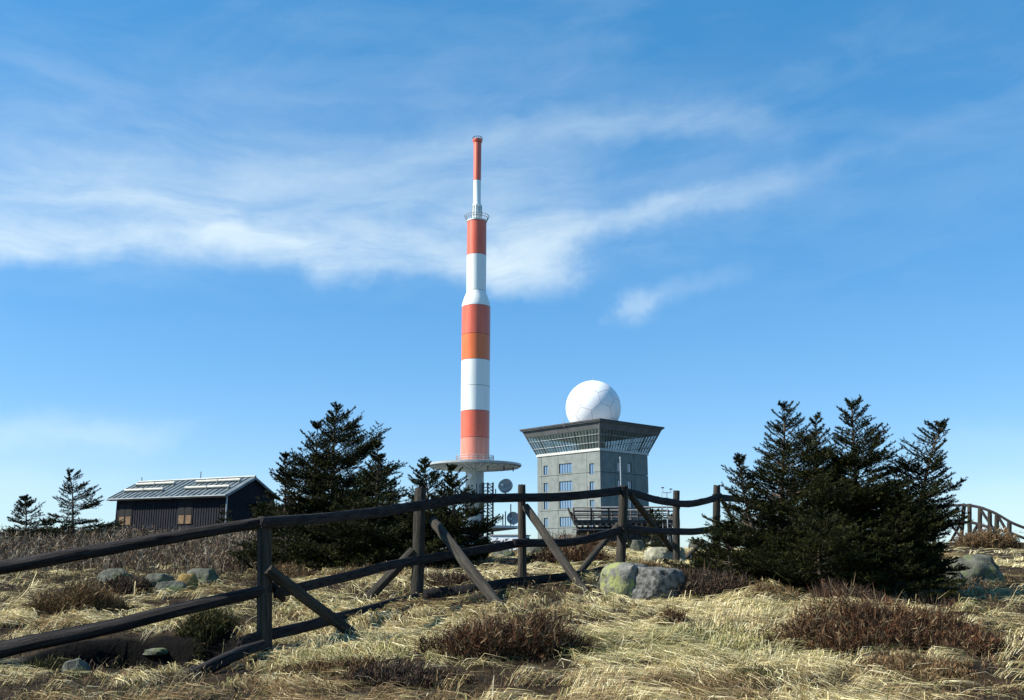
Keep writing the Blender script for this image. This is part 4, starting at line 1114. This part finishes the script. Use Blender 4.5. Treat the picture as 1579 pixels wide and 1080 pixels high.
# ------------------------------------------------------------------ heath plants: heather and bilberry mounds
TREE_FEET = [(o.location.x, o.location.y) for o in COL.objects if o.name.split('.')[0] == 'spruce']
def ribbons(root, pts, w, col, sidev):
    """flat tapering blades: pts (N,k,3), width per blade, one colour per blade -> verts, tris, colours"""
    N, k, _ = pts.shape
    taper = np.linspace(1, 0, k)[None, :, None] ** .7
    l = pts - sidev[:, None] * w[:, None, None] * .5 * taper; r = pts + sidev[:, None] * w[:, None, None] * .5 * taper
    V = np.concatenate([np.stack([l[:, :-1], r[:, :-1]], 2).reshape(N, -1, 3), pts[:, -1:]], 1)          # 2(k-1)+1 verts
    nv = V.shape[1]; f = []
    for i in range(k - 2): a = 2 * i; f += [(a, a + 1, a + 3), (a, a + 3, a + 2)]
    f.append((nv - 3, nv - 2, nv - 1)); f = np.array(f)
    Fc = (np.arange(N) * nv)[:, None, None] + f[None]
    return V.reshape(-1, 3), Fc.reshape(-1, 3), np.repeat(col, nv, 0)
def merge(parts):
    V, Fc, C = [], [], []; n = 0
    for v, f, c in parts: V.append(v); Fc.append(f + n); C.append(c); n += len(v)
    return np.concatenate(V), np.concatenate(Fc), np.concatenate(C)
def unit(a): return a / (np.linalg.norm(a, axis=-1, keepdims=True) + 1e-9)
def twigs(xy, h, w, pal, rg, lean=.35, out=None, sides=4, bend=.25):
    """upright woody twigs with short side shoots at ground points xy"""
    N = len(xy); z = tz(xy[:, 0], xy[:, 1]) - .02
    b = np.column_stack([xy, z]); a = rg.random(N) * 6.283
    d = np.stack([np.cos(a) * lean * rg.random(N), np.sin(a) * lean * rg.random(N), np.ones(N)], 1)
    if out is not None: d[:, :2] += out
    d = unit(d); c = rg.normal(size=(N, 3)) * bend; c[:, 2] = 0
    p1 = b + d * h[:, None] * .5; p2 = b + unit(d + c) * h[:, None]
    col = pal[rg.integers(0, len(pal), N)] * rg.uniform(.42, 1.2, (N, 1))
    side = unit(np.cross(d, rg.normal(size=(N, 3))))
    parts = [ribbons(b, np.stack([b, p1, p2], 1), w, col, side)]
    for q in range(sides):
        f = rg.uniform(.35, .95, (N, 1)); p = np.where(f < .5, b + (p1 - b) * f * 2, p1 + (p2 - p1) * (f - .5) * 2)
        e = unit(d * .8 + rg.normal(size=(N, 3)) * .6) * h[:, None] * rg.uniform(.18, .38, (N, 1))
        parts.append(ribbons(p, np.stack([p, p + e * .6, p + e], 1), w * .8, col * rg.uniform(.8, 1.3, (N, 1)), unit(np.cross(e, rg.normal(size=(N, 3))))))
    return merge(parts)
PAL = {
 'rust': np.array([(.095, .040, .018), (.065, .030, .016), (.14, .068, .032), (.04, .025, .017), (.24, .18, .10)]),
 'dark': np.array([(.040, .026, .020), (.065, .040, .030), (.10, .055, .032), (.045, .036, .03), (.16, .12, .075)]),
 'brown': np.array([(.15, .085, .035), (.11, .065, .03), (.21, .13, .06), (.09, .06, .03), (.26, .19, .10)]),
 'green': np.array([(.055, .065, .022), (.08, .08, .025), (.11, .085, .03), (.05, .045, .02)]),
}
BUSH = []
def heath(u, v, w, h, pal, n, label, seed, deep=.7, name='heather_mound', cat='heather', tw=.0055, lean=.45, d=None, group=None):
    n = int(n * .58); tw = tw * 1.3
    rg = np.random.default_rng(seed); g = G(u, v) if d is None else P(u, v, d)
    if d is not None: g.z = gz(g.x, g.y)
    s = pxm(v, g.y); rx, ry, hh = w * s / 2, w * s / 2 * deep, h * s
    cy = g.y + ry * .75
    r = np.sqrt(rg.random(n)); a = rg.random(n) * 6.283
    ir = 1 + .9 * (vn(np.cos(a) * 1.8 + seed, np.sin(a) * 1.8, seed) - .5)
    xy = np.column_stack([g.x + np.cos(a) * r * rx * ir, cy + np.sin(a) * r * ry * ir])
    H = hh * (np.sqrt(np.clip(1 - r ** 2.2, 0.05, 1)) * rg.uniform(.6, 1.12, n) * (.52 + .68 * vn(xy[:, 0] * 4, xy[:, 1] * 4, seed + 2)))
    out = np.column_stack([np.cos(a), np.sin(a)]) * (r ** 1.5)[:, None] * .55
    k = max(1.0, g.y / 10)
    V, Fc, C = twigs(xy, H, np.full(n, tw * k) * rg.uniform(.7, 1.4, n), PAL[pal], rg, lean, out)
    o0 = np.array([g.x, cy, gz(g.x, cy)])
    o = np_mesh(name, V - o0, Fc, M['twigs'], None, C); o.location = o0
    tag(o, label, cat, group); BUSH.append((g.x, cy, rx, ry)); return len(Fc)
heath(790, 1018, 250, 82, 'rust', 5200, 'wide reddish brown heather mound by the foot of the long sloping brace', 201, .55)
heath(1385, 1006, 290, 84, 'rust', 6000, 'widest reddish brown heather mound, below the large spruce clump', 202, .5)
heath(1090, 926, 140, 50, 'dark', 4600, 'dark heather mound growing over the lichen-covered boulder', 203, .8)
heath(875, 872, 160, 40, 'rust', 3600, 'rust-red heather strip behind the middle of the fence', 204, .5)
heath(1000, 882, 90, 16, 'brown', 1800, 'brown heather behind the tall fence corner post', 205, .6)
heath(92, 945, 160, 48, 'brown', 3200, 'brown heather hummock above the mid rail, below the bare scrub', 206, .7)
heath(190, 916, 62, 36, 'dark', 1800, 'black-brown shrub clinging to the half-covered grey boulder', 207, .8)
heath(450, 898, 120, 30, 'brown', 2200, 'orange-brown heather tuft just behind the first fence post', 208, .6)
heath(312, 985, 74, 44, 'green', 1500, 'greenish shrub on the rim of the dark peat hollow', 209, .7, cat='shrub', name='low_shrub')
heath(1215, 930, 130, 30, 'brown', 2000, 'brown heather fringe at the foot of the large spruces', 210, .5)
heath(1310, 932, 140, 34, 'dark', 2400, 'dark heather fringe under the middle of the large spruces', 211, .5)
heath(1500, 1010, 110, 60, 'rust', 2600, 'rust-brown heather below the big mossy slab', 212, .7)
heath(1512, 838, 60, 24, 'rust', 1500, 'rust-red bush below the curving fence on the rise', 213, .7, d=33)
heath(480, 1052, 210, 40, 'brown', 3600, 'brown heather by the foot of the first sloping brace', 214, .6)
heath(620, 1060, 190, 42, 'dark', 3200, 'dark brown heather mat downhill of the first sloping brace', 215, .6)
heath(890, 838, 140, 34, 'brown', 2600, 'golden brown scrub on the crest before the concrete tower', 216, .5, d=29, name='crest_scrub', cat='scrub')
heath(690, 905, 120, 20, 'dark', 1500, 'dark heather patch behind the long sloping brace', 217, .6)
heath(1120, 890, 90, 30, 'brown', 1700, 'brown heather tucked under the low spreading spruce', 218, .6)
heath(1036, 966, 58, 26, 'rust', 900, 'small dark red-brown heather knob on the open straw grass', 219, .8)
heath(1535, 850, 90, 34, 'brown', 1800, 'brown scrub above the big mossy slab', 220, .6, d=27, name='crest_scrub', cat='scrub')
heath(1060, 864, 90, 13, 'brown', 1500, 'brown scrub among the pale boulders on the crest', 221, .6)
heath(560, 895, 120, 24, 'brown', 1600, 'brown heather at the foot of the hut-side spruces', 222, .5)
heath(1180, 1052, 140, 26, 'green', 1400, 'olive low shrub in the open straw grass below the small heather knob', 223, .5, cat='shrub', name='low_shrub')
heath(1420, 1056, 240, 40, 'brown', 3200, 'brown heather downhill of the widest mound by the large spruces', 224, .5)
heath(70, 1040, 110, 40, 'green', 1500, 'olive low shrub beside the small boulder of the peat hollow', 225, .7, cat='shrub', name='low_shrub')

# ------------------------------------------------------------------ bare scrub covering the bank below the hut
def in_ell(x, y, lst, k=1.0):
    m = np.zeros(len(x), bool)
    for e in lst: m |= ((x - e[0]) / (e[2] * k)) ** 2 + ((y - e[1]) / (e[3] * k)) ** 2 < 1
    return m
def scrub():
    rg = np.random.default_rng(77); N = 20000
    dd = 16.5 * (64 / 16.5) ** rg.random(N); u = rg.uniform(-330, 560, N)
    x = (u - CU) / F_PX * cp * dd; x = (u - CU) * cp / F_PX * dd / cp / cp
    y = dd
    edge = 16.3 + 2.2 * vn(u / 60, u * 0, 5) + np.clip((u - 420) / 40, 0, 4)
    k = (y > edge) & (vn(x * .8, y * .8, 9) > .16) & ~in_ell(x, y, ROCKS, 1.0)
    h0 = P(348, 800, 65); dirx = np.array([.889, -.458]); rel = np.column_stack([x - h0.x, y - 65.0])
    a = rel @ dirx; b = rel @ np.array([.458, .889]); k &= ~((a > -12) & (a < .6) & (b > -.3) & (b < 6))
    x, y = x[k], y[k]; n = len(x)
    h = rg.uniform(.30, .62, n) * (.6 + .7 * vn(x * .5, y * .5, 14)) * np.clip(y / 26, .8, 1.25)
    pal = np.array([(.16, .115, .07), (.09, .06, .035), (.26, .20, .13), (.045, .03, .02), (.14, .08, .04), (.42, .35, .25), (.05, .035, .025)])
    V, Fc, C = twigs(np.column_stack([x, y]), h, .0110 * (y / 16), pal, rg, .55, None, 4, .35)
    o = np_mesh('bare_scrub', V, Fc, M['twigs'], None, C); o['kind'] = 'stuff'
    o['label'] = 'bare grey-brown scrub covering the bank below the hut'; o['category'] = 'scrub'
    return len(Fc)
n_scrub = scrub()

# ------------------------------------------------------------------ matted dry grass
def heath_mask(x, y):
    """where low dark heath takes over from the grass"""
    u = CU + F_PX / cp * x / y
    m = vn(x * .60 + 3, y * .60, 71) * .5 + vn(x * 1.7, y * 1.7, 72) * .35 + vn(x * 4.5, y * 4.5, 73) * .15
    m = m + .13 * np.clip((8.6 - y) / 1.5, 0, 1) * (u < 780) + .10 * (u < 420) + .12 * np.clip((u - 1250) / 120, 0, 1) - .12 * ((u > 860) & (u < 1230))
    return np.clip((m - .50) / .10, 0, 1)

def grass():
    rg = np.random.default_rng(5)
    def field(n, d0, d1, blades, lmin, lmax, name, label, wscale):
        dd = np.sqrt(rg.uniform(d0 * d0, d1 * d1, n)); x = rg.uniform(-.72, .72, n) * dd; y = dd
        k = ~in_ell(x, y, ROCKS, .92)
        for hx, hy, rx, ry, dep in HOLLOWS:
            q = np.sqrt(((x - hx) / rx) ** 2 + ((y - hy) / ry) ** 2) + .16 * fbm(x * 2.3, y * 2.3, 21, 3); k &= q > 1.04
        k &= ~(in_ell(x, y, BUSH, .8) & (rg.random(n) < .75))
        uu = CU + F_PX / cp * x / y
        k &= ~((uu < 480) & (y > 17.0) & (rg.random(n) < .8))
        pn = vn(x * 1.3, y * 1.3, 31)
        k &= rg.random(n) < .50 + .8 * pn
        k &= rg.random(n) > .86 * heath_mask(x, y)
        x, y = x[k], y[k]; n = len(x)
        # flow: grass combed over by wind and snow, swirling a little
        fl = -0.1 + 2.0 * fbm(x * .42, y * .42, 41, 2) + 1.6 * fbm(x * 1.6, y * 1.6, 43, 2)
        dry = vn(x * .75 + 9, y * .75, 51) * .65 + vn(x * 2.9, y * 2.9, 52) * .35
        B = blades; N = n * B
        X = np.repeat(x, B) + rg.normal(size=N) * .05; Y = np.repeat(y, B) + rg.normal(size=N) * .04
        th = np.repeat(fl + rg.normal(size=n) * .25, B) + rg.normal(size=N) * .26 + np.where(rg.random(N) < .06, rg.uniform(0, 6.28, N), 0)
        L = rg.uniform(lmin, lmax, N) * np.repeat(rg.uniform(.7, 1.25, n), B)
        hgt = np.repeat(rg.uniform(.015, .085, n), B) * rg.uniform(.4, 1.4, N) * np.where(rg.random(N) < .015, 2.0, 1)
        fy = np.interp(CU + F_PX / cp * X / Y, FE_U, FE_D); hgt = hgt * (1 - .55 * np.exp(-((Y - fy + .25) / .45) ** 2))
        t = np.array([0, .3, .65, 1.0]); prof = np.array([0, .95, .85, .10])
        cv = rg.normal(size=N) * .35
        ang = th[:, None] + cv[:, None] * t[None]
        px = X[:, None] + L[:, None] * t[None] * np.cos(ang); py = Y[:, None] + L[:, None] * t[None] * np.sin(ang)
        pz = tz(px.ravel(), py.ravel()).reshape(px.shape) + hgt[:, None] * prof[None] + np.where(t > 0, .006, -.02)[None]
        pts = np.stack([px, py, pz], 2)
        qe = np.full(N, 9.0)
        for hx, hy, rx, ry, dep in HOLLOWS:
            for c in (1, 2, 3): qe = np.minimum(qe, np.sqrt(((px[:, c] - hx) / rx) ** 2 + ((py[:, c] - hy) / ry) ** 2) + .16 * fbm(px[:, c] * 2.3, py[:, c] * 2.3, 21, 3))
        live = (qe > 1.06) | (rg.random(N) < .05)
        side = np.stack([-np.sin(th), np.cos(th), rg.normal(size=N) * .4], 1); side = unit(side)
        w = rg.uniform(.004, .0095, N) * wscale * np.clip(Y / 9.0, .9, 3)
        straw = np.array([(.76, .66, .36), (.63, .53, .26), (.83, .75, .48), (.44, .35, .15)])
        brown = np.array([(.26, .17, .08), (.34, .24, .11), (.18, .11, .05), (.42, .33, .18)])
        green = np.array([(.20, .22, .07), (.30, .30, .11), (.40, .38, .17), (.14, .15, .05)])
        i = rg.integers(0, 4, N); dr = np.repeat(dry, B); ub = np.repeat(CU + F_PX / cp * x / y, B)
        pb = np.clip(.10 - .07 * ((ub > 850) & (ub < 1270)) + .9 * np.clip((.42 - dr) * 4, 0, 1) + .5 * np.clip((7.6 - Y) / 1.2, 0, 1) * ((ub < 740) | (ub > 1330)), 0, .92)
        pg = np.clip(.06 + np.clip((np.repeat(vn(x * .6, y * .6, 61), B) - .62) * 1.8, 0, .45), 0, .7)
        q = rg.random(N)
        col = np.where((q < pb)[:, None], brown[i], np.where((q < pb + pg)[:, None], green[i], straw[i])) * rg.uniform(.72, 1.12, (N, 1)) * np.repeat(rg.uniform(.72, 1.08, n), B)[:, None]
        pts, w, col, side = pts[live], w[live], col[live], side[live]
        V, Fc, C = ribbons(None, pts, w, col, side)
        o = np_mesh(name, V, Fc, M['grass'], None, C); o['kind'] = 'stuff'; o['label'] = label; o['category'] = 'grass'
        return len(Fc)
    a = field(5700, 4.6, 11.5, 28, .16, .40, 'dry_grass', 'matted pale straw-coloured grass around and below the fence', 1.0)
    b = field(9000, 11.5, 24, 11, .20, .45, 'dry_grass', 'pale dry grass on the slope beyond the fence', 1.0)
    c = field(6000, 24, 60, 5, .35, .7, 'dry_grass', 'thin brownish dry grass along the crest', 1.0)
    return a + b + c
n_grass = grass()
# low dark heath twigs and dead stems tangled through the grass
def tangle():
    rg = np.random.default_rng(91); N = 40000
    dd = np.sqrt(rg.uniform(4.8 ** 2, 17 ** 2, N)); x = rg.uniform(-.72, .72, N) * dd; y = dd
    k = (rg.random(N) < heath_mask(x, y) * 1.0 + .03) & ~in_ell(x, y, ROCKS, .95)
    for hx, hy, rx, ry, dep in HOLLOWS: k &= np.sqrt(((x - hx) / rx) ** 2 + ((y - hy) / ry) ** 2) > 1.2
    x, y = x[k], y[k]; n = len(x)
    pal = np.concatenate([PAL['dark'], PAL['brown'], PAL['green'][:2], np.array([(.34, .27, .15)])])
    V, Fc, C = twigs(np.column_stack([x, y]), rg.uniform(.05, .16, n) * (.6 + .8 * vn(x * 3, y * 3, 5)), rg.uniform(.005, .0085, n) * np.clip(y / 9, .9, 2), pal, rg, .9, None, 3, .5)
    o = np_mesh('heath_tangle', V, Fc, M['twigs'], None, C); o['kind'] = 'stuff'; o['label'] = 'low dark heath twigs tangled through the dry grass'; o['category'] = 'heath'
    return len(Fc)
n_tangle = tangle()
print('TRIS needles', NT_, 'scrub', n_scrub, 'grass', n_grass)
